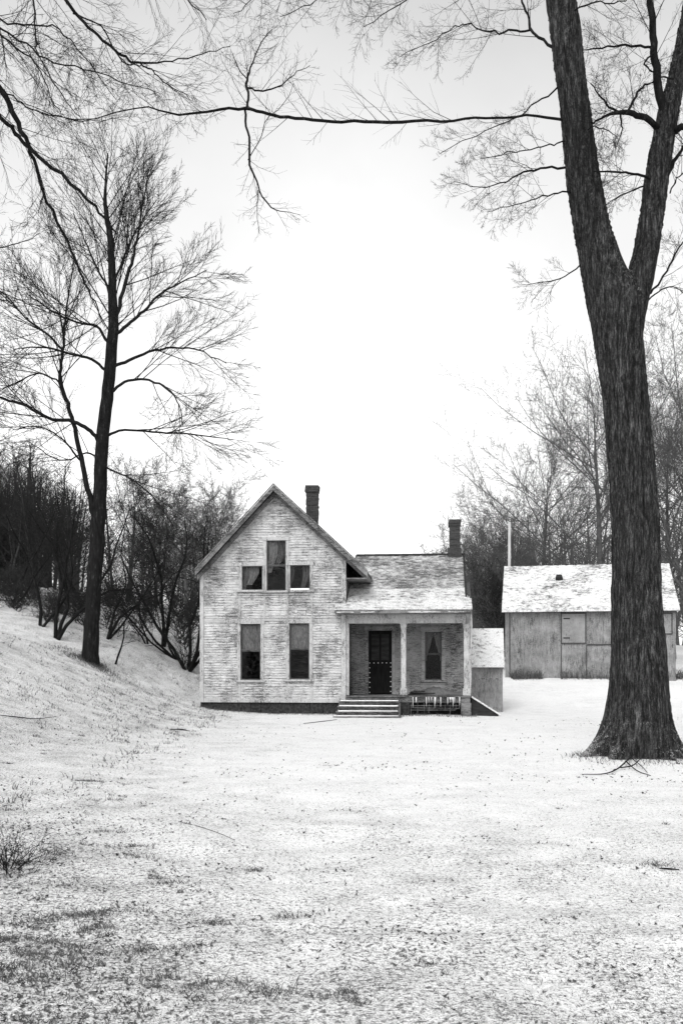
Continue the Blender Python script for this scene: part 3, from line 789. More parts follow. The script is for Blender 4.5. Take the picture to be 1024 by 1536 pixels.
def bpanel(px0, px1, py0, py1, name, lab=None):
    p0 = PB(px0, py0, YB); p1 = PB(px1, py1, YB); m_ = MB()
    m_.box(p0[0], p1[0], YB - .03, YB - .002, p1[2], p0[2]); o = m_.build(name, 'barn_panel', barn)
    f = MB(); w = .045
    f.box(p0[0] - w, p0[0], YB - .05, YB - .001, p1[2] - w, p0[2] + w); f.box(p1[0], p1[0] + w, YB - .05, YB - .001, p1[2] - w, p0[2] + w)
    f.box(p0[0], p1[0], YB - .05, YB - .001, p0[2], p0[2] + w); f.box(p0[0], p1[0], YB - .05, YB - .001, p1[2] - w, p1[2]); f.build('frame', 'dark_gap', o)
    if lab: o['label'] = lab
bpanel(842, 877, 921, 964, 'shutter', 'square board shutter on the left half of the barn')
bpanel(990, 1006, 921, 950, 'shutter', 'narrow board shutter right of the big trunk')
for px_, py_ in ((845, 928), (845, 957)):
    q_ = PB(px_, py_, 0); m_ = MB(); m_.box(q_[0] - .02, q_[0] + .26, -.042, -.0305, q_[2] - .025, q_[2] + .025); m_.build('hinge', 'shadow_wood', barn)
m_ = MB(); p0 = PB(880, 967, YB); p1 = PB(975, 967, YB); m_.box(p0[0], p1[0], YB - .025, YB - .001, p0[2] - .03, p0[2] + .03)
m_.build('batten', 'dark_gap', barn)
for px in (841, 879, 764):
    m_ = MB(); p0 = PB(px, 1010, YB)[0]; m_.box(p0 - .02, p0 + .02, YB - .02, YB - .001, -.5, PB(850, 968, YB)[2] if px != 764 else bz1)
    m_.build('batten', 'dark_gap', barn)
m_ = MB(); r0 = PB(752, 915, YB - .3); r1 = PB(1019, 915, YB - .3)
q0 = r0[0] + .0; q1 = r1[0]; ze_ = PB(840, 914, YB - .3)[2]
n = 60
gz_ = []
V = []; Fc = []
for j in range(14):
    s_ = j / 13
    for i in range(n + 1):
        t2 = i / n; x = (r0[0] + (r1[0] - r0[0]) * t2) * (1 - s_) + (q0 + (q1 - q0) * t2) * s_
        V.append((x, YB - .3 + s_ * (RV + .3), ze_ + s_ * (ZRB - ze_) + .012 * math.sin(i * 2.1) + rnd.uniform(-.012, .012) - .05 * math.sin(s_ * 3.1) * math.sin(t2 * 7)))
for j in range(13):
    for i in range(n): a_ = j * (n + 1) + i; Fc.append((a_, a_ + 1, a_ + n + 2, a_ + n + 1))
k0 = len(V)
V += [(r0[0], YB - .3, ze_ - .10), (r1[0], YB - .3, ze_ - .10), (q0, YB + 2 * RV + .3, ze_), (q1, YB + 2 * RV + .3, ze_)]
ed = list(range(n + 1)); Fc.append(tuple([k0] + ed[::-1][::-1] + [k0 + 1])[::-1]); top = [13 * (n + 1) + i for i in range(n + 1)]
Fc.append(tuple([k0 + 2] + top + [k0 + 3])[::-1])
me = bpy.data.meshes.new('roof'); me.from_pydata(V, [], Fc); me.update(); broof = link('roof', me, barn, 'barn_roof')
m_ = MB(); m_.box(r0[0] + .05, r1[0] - .05, YB - .27, YB - .01, bz1 - .02, ze_ - .11); m_.build('soffit', 'dark_gap', barn)
vt = MB(); p = PB(838, 870, YB + 2.1); zz = ze_ + (2.4 / (RV + .3)) * (ZRB - ze_); s_ = .6
vt.poly8([(p[0] - .17, YB + 2.0, zz - .09), (p[0] + .17, YB + 2.0, zz - .09), (p[0] + .15, YB + 2.35, zz + .1), (p[0] - .15, YB + 2.35, zz + .1), (p[0] - .15, YB + 1.98, zz + .05), (p[0] + .15, YB + 1.98, zz + .05), (p[0] + .12, YB + 2.3, zz + .2), (p[0] - .12, YB + 2.3, zz + .2)])
vt.build('roof_vent', 'shadow_wood', broof)
pl = Tubes(); p = P(763, 850, 50); pl.add(np.array([[p[0], 50, -.5], [p[0], 50, 4], [p[0] + .02, 50, P(0, 783, 50)[2]]]), [.09, .08, .07], 8)
o = link('wooden_pole', pl.mesh('pole', (p[0], 50, -.3)), None, 'pole'); o.location = (p[0], 50, -.3)
tag(o, 'thin pale pole rising above the left end of the barn roof', 'pole')

# ------------------------------------------------------------------ trees
def unit(v): return v / (np.linalg.norm(v) + 1e-9)
def ortho(d, R):
    a = R.normal(size=3); a -= d * a.dot(d); return unit(a)

class Grow:
    def __init__(s, R, depth, ang=(30, 55), nch=(6, 6, 5), ratio=.55, wander=.13, up=.05, rmin=.0035, rr=.55, grav=0.0, t0=.2):
        s.R = R; s.depth = depth; s.ang = ang; s.nch = nch; s.ratio = ratio; s.wander = wander; s.up = up; s.rmin = rmin; s.rr = rr; s.t0 = t0
        s.thick = Tubes(); s.thin = Tubes()
    def along(s, pts, rad, lvl, Lr=None, n=None):
        """side shoots along a finished polyline"""
        R = s.R
        if lvl >= s.depth: return
        pts = np.asarray(pts, float); seg = np.linalg.norm(np.diff(pts, axis=0), axis=1); Lt = seg.sum(); cum = np.concatenate([[0], np.cumsum(seg)]) / Lt
        n = n if n is not None else s.nch[min(lvl, len(s.nch) - 1)]
        n = max(1, int(round(n * R.uniform(.75, 1.25))))
        for k in range(n):
            t_ = s.t0 + (1 - s.t0) * (k + R.uniform(.1, .9)) / n
            i = min(int(np.searchsorted(cum, t_)) - 1, len(seg) - 1); i = max(i, 0); f = (t_ - cum[i]) / (cum[i + 1] - cum[i] + 1e-9)
            p = pts[i] + (pts[i + 1] - pts[i]) * f; r = rad[i] + (rad[i + 1] - rad[i]) * f; d = unit(pts[i + 1] - pts[i])
            a = math.radians(R.uniform(*s.ang)); o = ortho(d, R); o = unit(o + np.array([0, 0, .35 * s.up * 10]) * (1 - abs(d[2])))
            o = unit(o - d * o.dot(d)); d2 = unit(d * math.cos(a) + o * math.sin(a))
            l2 = (Lr or Lt * s.ratio) * (1 - .55 * t_) * R.uniform(.6, 1.25)
            s.shoot(p, d2, l2, max(s.rmin, min(r * s.rr, .0045 * l2 + s.rmin)), lvl + 1)
    def shoot(s, p, d, Ln, r, lvl):
        R = s.R; n = 7 if lvl <= 1 else (5 if lvl == 2 else 4)
        pts = [p]; st = Ln / (n - 1); rad = [r]
        for i in range(1, n):
            d = unit(d + R.normal(size=3) * s.wander + np.array([0, 0, s.up])); p = p + d * st; pts.append(p)
            rad.append(max(s.rmin * .55, r * (1 - .75 * i / (n - 1))))
        (s.thick if lvl <= 1 else s.thin).add(np.array(pts), rad, 6 if lvl <= 1 and r > .03 else (4 if r > .012 else 3))
        s.along(pts, rad, lvl)

def resample(ctrl, n):
    """smooth curve (Catmull-Rom) through control rows x, y, z, r"""
    c = np.asarray(ctrl, float); c = np.vstack([2 * c[0] - c[1], c, 2 * c[-1] - c[-2]]); out = []
    m = len(c) - 3
    for t_ in np.linspace(0, m - 1e-6, n):
        i = int(t_); f = t_ - i; a, b, d, e = c[i:i + 4]
        out.append(.5 * ((2 * b) + (d - a) * f + (2 * a - 5 * b + 4 * d - e) * f * f + (3 * b - a - 3 * d + e) * f ** 3))
    return np.array(out)

def pxline(rows, Y, dY=0.0, n=None, wob=0.0, R=None):
    """rows of (px, py, radius px) at depth Y (drifting dY) -> points, radii in metres"""
    k = len(rows); c = []
    for i, (a, b, r) in enumerate(rows):
        y = Y + dY * i / max(1, k - 1); q = P(a, b, y); c.append([q[0], q[1], q[2], r * y / F])
    c = resample(c, n or max(4, 3 * k))
    if wob and R is not None: c[1:-1, :3] += R.normal(size=(len(c) - 2, 3)) * wob
    return c[:, :3], list(np.maximum(c[:, 3], .003))

def place_tree(name, origin, parts, label, cat='tree', group=None):
    root = empty(name, origin); tag(root, label, cat, group)
    for (nm, T, m) in parts:
        if isinstance(T, Tubes):
            if T.empty(): continue
            link(nm, T.mesh(nm, origin), root, m)
        else: link(nm, T, root, m)
    return root

# --- the big forked maple at the right
YT = 17.0
R = np.random.RandomState(3)
trunk = [(950, 1190, 62), (950, 1160, 57), (951, 1138, 54), (954, 1110, 50), (956, 1075, 45.5), (957, 1030, 42), (957, 980, 39.5), (953, 900, 36.5), (951, 780, 34), (945, 690, 33.4), (937.5, 600, 33.5), (928, 510, 35.5), (920, 450, 38), (908, 412, 33), (897, 375, 28.5), (886, 330, 25.5), (873, 250, 24), (863, 170, 22), (851, 85, 21.6), (841, 0, 21), (815, -200, 19), (790, -420, 15), (770, -640, 9)]
limb = [(938, 520, 22), (948, 460, 22), (960, 415, 19.5), (970, 370, 18), (978, 320, 17.3), (988, 250, 17), (1000, 180, 15.5), (1018, 95, 12.5), (1036, 0, 10.5), (1060, -150, 9), (1070, -320, 7)]
def solid(lines, vox, name):
    V = []; Fc = []; off = 0
    for (rows, lobes) in lines:
        k = 40; c = []
        for (a, b, r) in rows: q = P(a, b, YT); c.append([q[0], q[1], q[2], r * YT / F])
        c = resample(c, 90)
        for i, (x, y, z, r) in enumerate(c):
            zrel = z + .05
            for j in range(k):
                th = j * 2 * math.pi / k; w = 1 + .05 * math.sin(3 * th + z * .6) + .03 * math.sin(5 * th - z * .9 + 1)
                if lobes:
                    rt = 0
                    for (ta, am, wd) in ((3.08, .62, .34), (-.06, .74, .36), (-2.35, .34, .26), (-.85, .38, .25), (.95, .45, .4), (2.1, .45, .4)):
                        dt = (th - ta + math.pi) % (2 * math.pi) - math.pi; rt = max(rt, am * math.exp(-(dt / wd) ** 2))
                    w += rt * 1.15 * math.exp(-max(zrel, 0) / .34) - .08 * math.exp(-max(zrel, 0) / .3)
                yy = y + (math.sin(th) * r * w); V.append((x + math.cos(th) * r * w, yy, z))
            if i:
                for j in range(k):
                    a_ = off + (i - 1) * k + j; b_ = off + (i - 1) * k + (j + 1) % k; Fc.append((a_, b_, b_ + k, a_ + k))
        Fc.append(tuple(off + j for j in range(k))[::-1]); Fc.append(tuple(off + 89 * k + j for j in range(k))); off += 90 * k
    me = bpy.data.meshes.new(name); me.from_pydata(V, [], Fc); me.update()
    o = bpy.data.objects.new(name, me); COL.objects.link(o)
    md = o.modifiers.new('r', 'REMESH'); md.mode = 'VOXEL'; md.voxel_size = vox
    sm = o.modifiers.new('s', 'SMOOTH'); sm.factor = .6; sm.iterations = 4
    dg = bpy.context.evaluated_depsgraph_get(); ev = o.evaluated_get(dg); me2 = bpy.data.meshes.new_from_object(ev)
    bpy.data.objects.remove(o); bpy.data.meshes.remove(me)
    n = len(me2.vertices); co = np.empty(n * 3, np.float32); me2.vertices.foreach_get('co', co); co = co.reshape(-1, 3)
    no = np.empty(n * 3, np.float32); me2.vertex_normals.foreach_get('vector', no); no = no.reshape(-1, 3)
    th = np.arctan2(no[:, 1], no[:, 0]); z = co[:, 2]
    # long ridges that wander, broken up by cross cracks
    ca, sa = np.cos(th), np.sin(th); wv = .6 * vnoise(z * 1.3, ca * 2, 8)
    rid = np.abs(vnoise(ca * 7.5 + wv, z * .9 + sa * 7.5, 21)) + np.abs(vnoise(sa * 9 + wv, z * 1.3 + ca * 9, 22)) * .7
    fin = vnoise(ca * 26, z * 5 + sa * 26, 23) + vnoise(sa * 24, z * 4 + ca * 24, 24)
    d = .085 * (np.minimum(rid, .35) - .25) + .022 * fin + .05 * fbm(ca * 1.6 + 9, z * .5 + sa * 1.6, 71, 2) * (z > .6)
    co = co + no * d[:, None] - 0
    root_z = 1.2
    me2.vertices.foreach_set('co', co.astype(np.float32).ravel()); me2.update()
    me2.polygons.foreach_set('use_smooth', [True] * len(me2.polygons))
    return me2
org = np.array(P(951, 1150, YT))
tm = solid([(trunk, True), (limb, False)], .026, 'trunk')
cc = np.empty(len(tm.vertices) * 3, np.float32); tm.vertices.foreach_get('co', cc); cc = cc.reshape(-1, 3) - org; tm.vertices.foreach_set('co', cc.astype(np.float32).ravel()); tm.update()
G = Grow(R, 4, (25, 60), (8, 9, 8, 6), .55, .085, .03, .0022, .5)
def maple(rows, dY, n=None, lvl=1, wob=.012, nch=None, Lr=None, Y=YT):
    p, r = pxline([(a, b, c * (.74 if c < 4 else 1)) for a, b, c in rows], Y, dY, n or 4 * len(rows), wob, R); G.thick.add(p, r, 6)
    G.along(p, r, lvl, Lr * 1.35 if Lr else None, int(nch * 1.5) if nch else None)
maple([(852, 181, 3.0), (800, 174, 2.4), (750, 176, 2.3), (700, 178, 2.4), (640, 182, 2.7), (575, 184, 3.1), (520, 182, 2.9), (470, 181, 3), (430, 175, 3), (400, 170, 3), (370, 163, 3), (330, 164, 2.5), (265, 173, 2), (215, 160, 1.3), (120, 181, 1.0), (20, 150, .7)], -1.5, 50, 2, .01, 26, .8)
YL = YT - 1.5 * 10 / 15
maple([(369, 164, 2.6), (372, 148, 2.6), (370, 132, 2.7), (371, 118, 2.4), (378, 95, 1.6), (392, 65, 1.1), (408, 44, .7)], .3, 20, 2, .008, 10, .5, YL)
maple([(372, 132, 1.9), (388, 136, 1.7), (408, 134, 1.5), (430, 122, 1.1), (446, 108, .8), (465, 98, .5)], -.3, 16, 2, .008, 8, .5, YL)
maple([(371, 119, 1.4), (358, 104, 1.0), (349, 80, .6)], .2, 8, 2, .006, 5, .4, YL)
maple([(367, 163, 2.6), (369, 190, 2.5), (374, 212, 2.5), (374, 243, 2.5), (384, 268, 2.0), (391, 290, 1.7), (408, 313, 1.4), (428, 317, .7), (450, 322, .4)], .3, 24, 2, .008, 14, .5, YL)
maple([(387, 285, 1.0), (386, 310, .8), (388, 350, .5)], .1, 8, 2, .006, 6, .35, YL)
maple([(372, 240, 1.0), (392, 205, .9), (400, 180, .8), (430, 150, .6), (440, 125, .4)], .2, 12, 2, .006, 8, .4, YL)
maple([(842, 78, 3.6), (815, 62, 3), (795, 45, 2.9), (790, 20, 2.3), (780, -10, 2), (770, -60, 1.5)], .8, 20, 1, .01, 9, 1.1)
maple([(795, 45, 2.1), (765, 47, 2), (735, 49, 1.6), (700, 38, 1.2), (680, 42, 1.0), (640, 65, .8), (600, 85, .6)], 1.2, 24, 1, .015, 12, 1.0, YT + .5)
maple([(846, 125, 2), (810, 150, 1.5), (775, 175, 1.2), (730, 195, .9), (660, 230, .6)], 1.0, 18, 1, .015, 10, .8)
maple([(850, 212, 1.6), (815, 218, 1.3), (770, 230, 1), (720, 238, .6)], -.8, 16, 1, .015, 9, .7)
maple([(856, 250, 2.6), (820, 253, 2.2), (790, 257, 1.9), (755, 273, 1.3), (715, 280, .9), (680, 272, .5)], .9, 20, 1, .012, 10, .8)
maple([(860, 287, 1.8), (820, 292, 1.5), (780, 305, 1.0), (730, 318, .6)], -.7, 16, 1, .012, 8, .7)
maple([(875, 393, 1.6), (850, 412, 1.2), (820, 423, 1), (780, 426, .5)], .5, 14, 1, .01, 7, .6)
maple([(992, 195, 5), (970, 178, 4.6), (945, 170, 4.1), (920, 169, 3.5), (900, 178, 2.5), (886, 184, 1.8)], -.9, 20, 1, .01, 8, .9)
maple([(935, 171, 2.4), (915, 160, 2.3), (900, 145, 1.8), (885, 125, 1.2)], -.5, 12, 1, .01, 7, .7, YT - .4)
maple([(940, 168, 2.6), (955, 140, 2.4), (968, 128, 2), (985, 122, 1)], .4, 12, 1, .01, 6, .6, YT - .4)
maple([(930, 172, 2), (932, 195, 1.3), (925, 215, .8)], .3, 10, 1, .01, 5, .5, YT - .5)
maple([(998, 190, 7.5), (991, 150, 6.5), (984, 110, 6), (980, 70, 5.5), (976, 25, 5), (972, -30, 4.5), (960, -120, 3.5), (950, -220, 2.5)], -.5, 26, 1, .01, 14, 1.3)
maple([(979, 72, 2.6), (955, 68, 2.4), (925, 69, 2.0), (890, 73, 1.4), (870, 75, .9)], .8, 16, 1, .01, 9, .8, YT - .2)
maple([(981, 78, 2.2), (965, 95, 1.8), (985, 112, 1.5), (1010, 118, 2.0)], -.3, 12, 1, .01, 5, .5, YT - .3)
maple([(980, 270, 2.9), (955, 262, 2.5), (925, 257, 2.0), (890, 257, 1.5)], -.9, 16, 1, .01, 9, .8)
maple([(975, 275, 2), (950, 285, 1.5), (920, 298, 1), (900, 312, .7)], .7, 14, 1, .01, 7, .6)
maple([(975, 440, 2.3), (995, 412, 2), (1015, 375, 1.6), (1035, 340, 1)], .8, 14, 1, .01, 9, .9)
maple([(972, 450, 1.6), (1000, 430, 1.2), (1030, 440, .7)], -.6, 12, 1, .01, 7, .8)
maple([(1000, 260, 4.5), (1015, 235, 3.5), (1035, 205, 2.5), (1060, 180, 2)], .6, 14, 1, .01, 8, 1.0)
maple([(1006, 200, 6), (1018, 192, 5), (1040, 190, 4)], -.4, 8, 1, .01, 5, .9)
maple([(1004, 290, 1.6), (1015, 265, 1.3), (1040, 255, 1)], -.4, 8, 1, .01, 6, .8)
maple([(842, 10, 2), (800, -40, 3), (730, -60, 2.4), (660, -40, 1.8), (600, 5, 1.2), (545, 40, .7)], 1.5, 22, 1, .015, 14, 1.2)
maple([(838, -60, 4), (760, -120, 3.2), (650, -110, 2.4), (560, -60, 1.7), (480, -5, 1.1), (420, 25, .7)], -2.5, 26, 1, .02, 16, 1.3)
maple([(826, -160, 4), (740, -220, 3.2), (600, -180, 2.4), (470, -90, 1.7), (400, -20, 1.1), (350, 20, .7)], -3.5, 26, 1, .02, 16, 1.3)
maple([(845, 30, 1.8), (880, 5, 1.5), (925, 5, 1.2), (960, -20, .9)], -1.2, 14, 1, .012, 9, .8)
maple([(868, 200, 1.4), (895, 190, 1.2), (925, 205, .7)], -1.0, 10, 1, .01, 7, .6)
for k in range(14):
    a = R.uniform(0, 2 * math.pi); y0 = R.uniform(-640, -60); q = P(np.interp(y0, [-640, 0], [775, 841]), y0, YT)
    G.shoot(q, unit(np.array([math.cos(a), math.sin(a) * .8, .55])), R.uniform(2.0, 3.6), .045, 1)
place_tree('maple_tree', org, [('trunk', tm, 'bark'), ('limbs', G.thick, 'bark_dark'), ('twigs', G.thin, 'twig')], 'massive forked bare tree with furrowed bark filling the right side')

# --- tree at the left with its second stem
YLf = 32.0; R = np.random.RandomState(8)
G = Grow(R, 4, (18, 50), (9, 10, 9, 6), .55, .052, .03, .0058, .5)
def ltree(rows, dY=0., lvl=1, nch=None, Lr=None, n=None, wob=.014, sides=8, Y=YLf):
    p, r = pxline(rows, Y, dY, n or 4 * len(rows), wob, R); G.thick.add(p, list(np.maximum(np.array(r) * .8, .006)), sides); G.along(p, r, lvl, (Lr or 1.8) * 1.75, int((nch or 9) * 1.4))
tk = Tubes(); p, r = pxline([(134, 1012, 17), (136, 988, 13), (138, 940, 11.5), (141, 880, 11), (147, 800, 11.3), (150, 740, 10), (154, 660, 9.6), (162, 590, 9), (167, 530, 8.5), (170, 480, 7.5), (169, 420, 6), (166, 360, 4.8), (160, 320, 3.6), (158, 280, 2), (162, 230, 1)], YLf, 0, 60, .012, R)
tk.add(p, r, 14); G.along(p[30:], r[30:], 1, 4.4, 30)
p, r = pxline([(148, 800, 5.5), (138, 760, 5.5), (125, 700, 5), (112, 640, 4.3), (100, 600, 3.8), (90, 572, 3.5), (94, 530, 2.8), (98, 480, 2.2), (105, 430, 1.4), (112, 380, .8)], YLf, -1.0, 50, .014, R)
r = [q * .75 for q in r]; tk.add(p, r, 10); G.along(p[14:], r[14:], 1, 3.2, 22)
ltree([(174, 485, 4), (186, 430, 3.6), (198, 395, 3), (206, 355, 2.2), (214, 310, 1.5), (222, 260, .8)], .8, 1, 14, 1.8)
ltree([(170, 505, 3.4), (195, 485, 3), (218, 465, 2.6), (240, 442, 2), (270, 425, 1.4), (310, 405, .8)], -1.0, 1, 12, 1.8)
ltree([(170, 550, 3.2), (200, 538, 2.8), (235, 525, 2.2), (285, 522, 1.5), (340, 545, .8)], 1.0, 1, 12, 1.9)
ltree([(165, 590, 3), (190, 572, 2.6), (220, 570, 2.2), (250, 582, 1.7), (268, 605, 1.2), (275, 640, .7)], -1.0, 1, 10, 1.8)
ltree([(158, 655, 2.8), (185, 645, 2.2), (235, 648, 1.8), (290, 652, 1.4), (350, 660, .7)], .8, 1, 12, 1.8)
ltree([(150, 662, 4.2), (135, 645, 3.9), (110, 633, 3.6), (75, 628, 3), (40, 608, 2.6), (0, 596, 2.2), (-60, 570, 1.5)], -1.2, 1, 12, 2.0)
ltree([(164, 560, 3), (140, 540, 2.6), (105, 530, 2.2), (60, 520, 1.5), (20, 525, .8)], 1.0, 1, 11, 1.9)
ltree([(166, 520, 3), (145, 490, 2.6), (120, 485, 2), (85, 470, 1.5), (40, 440, .9)], -.8, 1, 11, 1.9)
ltree([(95, 525, 2.4), (70, 500, 2), (40, 478, 1.6), (5, 440, 1.1), (-30, 420, .8)], .8, 1, 9, 1.6)
ltree([(168, 440, 2.6), (150, 410, 2), (132, 370, 1.5), (110, 320, .8)], .9, 1, 10, 1.6)
ltree([(170, 425, 2.4), (185, 390, 1.9), (205, 345, 1.4), (235, 300, .8)], -1.0, 1, 10, 1.6)
ltree([(155, 690, 2), (130, 680, 1.6), (90, 690, 1.2), (40, 660, .7)], 1.4, 1, 9, 1.7)
ltree([(154, 700, 1.8), (190, 715, 1.5), (230, 745, 1.1), (260, 790, .6)], -1.2, 1, 8, 1.5)
ltree([(120, 690, 2), (95, 660, 1.6), (60, 640, 1.2), (20, 645, .7)], -1.4, 1, 8, 1.6)
ltree([(90, 575, 1.8), (60, 560, 1.5), (25, 575, 1), (-10, 590, .7)], -.8, 1, 8, 1.5)
place_tree('bare_tree', P(135, 995, YLf), [('trunk', tk, 'bark_dark'), ('limbs', G.thick, 'twig'), ('twigs', G.thin, 'twig')], 'slender two-stemmed bare tree on the bank left of the house')

# --- tree just out of frame at the left whose limbs hang into the picture
YO = 14.0; R = np.random.RandomState(21)
G = Grow(R, 4, (20, 48), (8, 8, 6, 5), .55, .10, -.012, .0022, .5)
def ofr(rows, dY=0., nch=10, Lr=1.1, lvl=1, Y=YO, wob=.012):
    p, r = pxline([(a, b, c * .66) for a, b, c in rows], Y, dY, 4 * len(rows), wob, R); G.thick.add(p, r, 7); G.along(p, r, lvl, Lr * 1.6, int(nch * 1.6))
ox = P(-330, 0, YO)[0]; oz = g(ox, YO)
tk = Tubes(); tk.add(np.array([[ox, YO, oz - .3], [ox, YO, oz + .4], [ox + .1, YO, oz + 3], [ox + .2, YO, oz + 7], [ox + .5, YO, oz + 11], [ox + .6, YO + .3, oz + 15]]), [.5, .36, .31, .26, .18, .06], 14)
ofr([(-310, -60, 17), (-200, -60, 12), (-90, 20, 9), (0, 132, 6.6), (24, 178, 6), (48, 225, 4.6), (90, 262, 4), (130, 298, 3.4), (158, 326, 2.6), (176, 352, 1.5)], .5, 14, .9)
ofr([(-90, 20, 6), (-50, 110, 5.5), (0, 172, 4.8), (28, 205, 4.4), (50, 232, 4.2), (62, 285, 3.6), (92, 345, 3.2), (122, 410, 2.6), (140, 450, 1.7), (158, 490, 1)], 1.0, 14, .8, 1, YO + .15)
ofr([(-300, -300, 15), (-120, -260, 11), (20, -130, 7), (96, -5, 4.2), (122, 28, 3.6), (150, 58, 3.2), (182, 82, 3), (205, 94, 2.6), (250, 92, 1.6), (300, 82, 1.2), (345, 70, .7)], 1.0, 16, 1.0)
ofr([(205, 94, 2), (228, 105, 1.7), (245, 122, 1.3), (285, 150, .8)], .6, 8, .7, 1, YO + .8)
ofr([(110, 20, 2), (150, 40, 1.6), (185, 92, 1.6), (212, 97, 1.2)], -.4, 8, .7, 1, YO + .7)
ofr([(-120, -20, 4), (-30, 25, 2.6), (30, 60, 2.1), (80, 92, 1.7), (150, 110, 1.3), (240, 140, .8)], -1.5, 14, 1.0)
ofr([(-100, -90, 4), (-10, 22, 2.2), (50, 38, 1.9), (85, 42, 1.6), (130, 90, 1.2), (175, 150, .7)], -2.0, 13, 1.0)
ofr([(-40, -180, 4), (30, -60, 2.6), (52, 10, 2.2), (52, 45, 1.9), (62, 85, 1.6), (90, 140, 1.2), (120, 175, .8)], -1.8, 12, 1.0)
ofr([(-60, -10, 3), (0, 52, 2.2), (40, 82, 1.8), (60, 105, 1.5), (85, 160, 1), (105, 180, .6)], .5, 10, .8)
ofr([(-10, 122, 2), (25, 150, 1.7), (60, 168, 1.3), (110, 178, 1), (185, 180, .6)], .6, 10, .7)
ofr([(62, 270, 1.6), (64, 290, 1.3), (58, 320, .8)], .2, 6, .5)
ofr([(-150, -240, 5), (60, -220, 3.6), (180, -120, 2.4), (260, -30, 1.6), (310, 30, .9)], 2.5, 14, 1.2)
ofr([(-200, 200, 4), (-80, 330, 2.5), (-20, 370, 1.6), (30, 365, 1.0), (60, 350, .6)], .5, 8, 1.0)
for k in range(10):
    a = R.uniform(0, 6.28); G.shoot(np.array([ox + .2, YO, oz + R.uniform(5, 13)]), unit(np.array([math.cos(a), math.sin(a), .4])), 3.2, .06, 1)
place_tree('overhanging_tree', (ox, YO, oz), [('trunk', tk, 'bark'), ('limbs', G.thick, 'bark_dark'), ('twigs', G.thin, 'twig')], 'bare tree whose long drooping limbs reach in from the upper left edge')

# --- shrubby small trees on the bank, each grown for its own place
def shrub(px, py, Y, H, seed, stems, lean, label, spread=.55, r0=.05, depth=4, name='wild_shrub', nch=(9, 10, 7, 5), m='twig', rmin=.005, cat='shrub', up=.03, wander=.2):
    q = P(px, py, Y); zz = g(q[0], Y); base = np.array([q[0], Y, zz - .1]); R = np.random.RandomState(seed); r0 *= .8 if r0 > .02 else 1
    G = Grow(R, depth, (28, 65), nch, .6, wander, up, rmin, .6, t0=.25)
    for k in range(stems):
        a = R.uniform(0, 6.28); d = unit(np.array([math.cos(a) * spread + lean, math.sin(a) * spread, 1.0]))
        G.shoot(base + np.array([math.cos(a), math.sin(a), 0]) * r0 * .6, d, H * R.uniform(.75, 1.05), r0 * R.uniform(.7, 1), 1)
    return place_tree(name, base, [('stems', G.thick, 'bark_dark' if m == 'twig' else m), ('twigs', G.thin, m)], label, cat)
shrub(60, 915, 35, 4.2, 31, 2, .25, 'leaning thin-stemmed shrub farthest left on the snowy bank', .35, .09)
shrub(85, 935, 34, 4.6, 32, 3, .2, 'dark multi-stemmed shrub just left of the two-stemmed tree', .5, .10)
shrub(172, 957, 33.5, 2.6, 33, 1, .1, 'small forked shrub just right of the two-stemmed tree', .4, .06, name='young_tree')
shrub(160, 940, 36, 4.5, 34, 3, .2, 'bushy dark shrub rising behind the two-stemmed tree', .55, .08)
shrub(222, 948, 37, 3.2, 35, 2, -.35, 'slanting shrub halfway between the tree and house', .4, .06)
shrub(245, 960, 38, 5.8, 36, 2, .05, 'tall upright shrub a step left of the house', .25, .09)
shrub(282, 992, 36, 6.2, 37, 5, -.1, 'dense dark shrub crowding the left corner of the house', .45, .10)
shrub(268, 990, 36.6, 4.5, 40, 3, -.35, 'low spreading shrub behind the dense one by the house', .6, .08)
shrub(20, 905, 40, 5.2, 38, 3, .2, 'spindly shrub at the left edge in front of the snow patch', .45, .08)
shrub(130, 930, 41, 5.6, 39, 4, .1, 'tangled shrub far back on the bank', .6, .09)
shrub(4, 1275, 7.5, .52, 44, 16, .15, 'small twiggy bush at the left edge of the near snow', .8, .008, 3, 'low_bush', (6, 5, 4), 'twig', .0016, 'bush', 0, .25)
shrub(20, 1290, 7.3, .30, 45, 10, .3, 'sparse seedling twigs just right of the near bush', 1.1, .006, 3, 'low_bush', (5, 4, 3), 'twig', .0015, 'bush', 0, .25)

# --- trees and scrub behind the barn and the house
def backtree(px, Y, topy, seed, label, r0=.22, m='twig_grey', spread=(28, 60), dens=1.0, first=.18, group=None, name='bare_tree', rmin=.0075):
    q = P(px, 1000, Y); zz = g(q[0], Y); base = np.array([q[0], Y, zz - .2]); H = P(0, topy, Y)[2] - zz; R = np.random.RandomState(seed)
    G = Grow(R, 4, spread, (int(9 * dens), int(12 * dens), 8, 4), .55, .08, .05, rmin, .55, t0=.3)
    tk = Tubes(); n = 12; pts = []; rad = []
    for i in range(n): s_ = i / (n - 1); pts.append(base + np.array([.25 * math.sin(s_ * 3 + seed), .2 * math.cos(s_ * 2 + seed), H * .82 * s_])); rad.append(max(.015, r0 * (1 - .9 * s_)))
    tk.add(np.array(pts), rad, 9)
    k0 = int(n * first); G.t0 = .05; G.along(pts[k0:], rad[k0:], 0, H * .72, int(24 * dens)); 
    return place_tree(name, base, [('trunk', tk, m), ('limbs', G.thick, m), ('twigs', G.thin, m)], label, 'tree', group)
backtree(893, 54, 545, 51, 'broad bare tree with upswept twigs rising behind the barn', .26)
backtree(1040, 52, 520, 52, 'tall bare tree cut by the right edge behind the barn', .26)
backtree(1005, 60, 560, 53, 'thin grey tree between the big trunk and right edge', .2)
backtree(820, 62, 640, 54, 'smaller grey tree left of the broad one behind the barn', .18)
backtree(765, 64, 740, 55, 'low rounded grey tree above the barn roof left end', .16, first=.1)
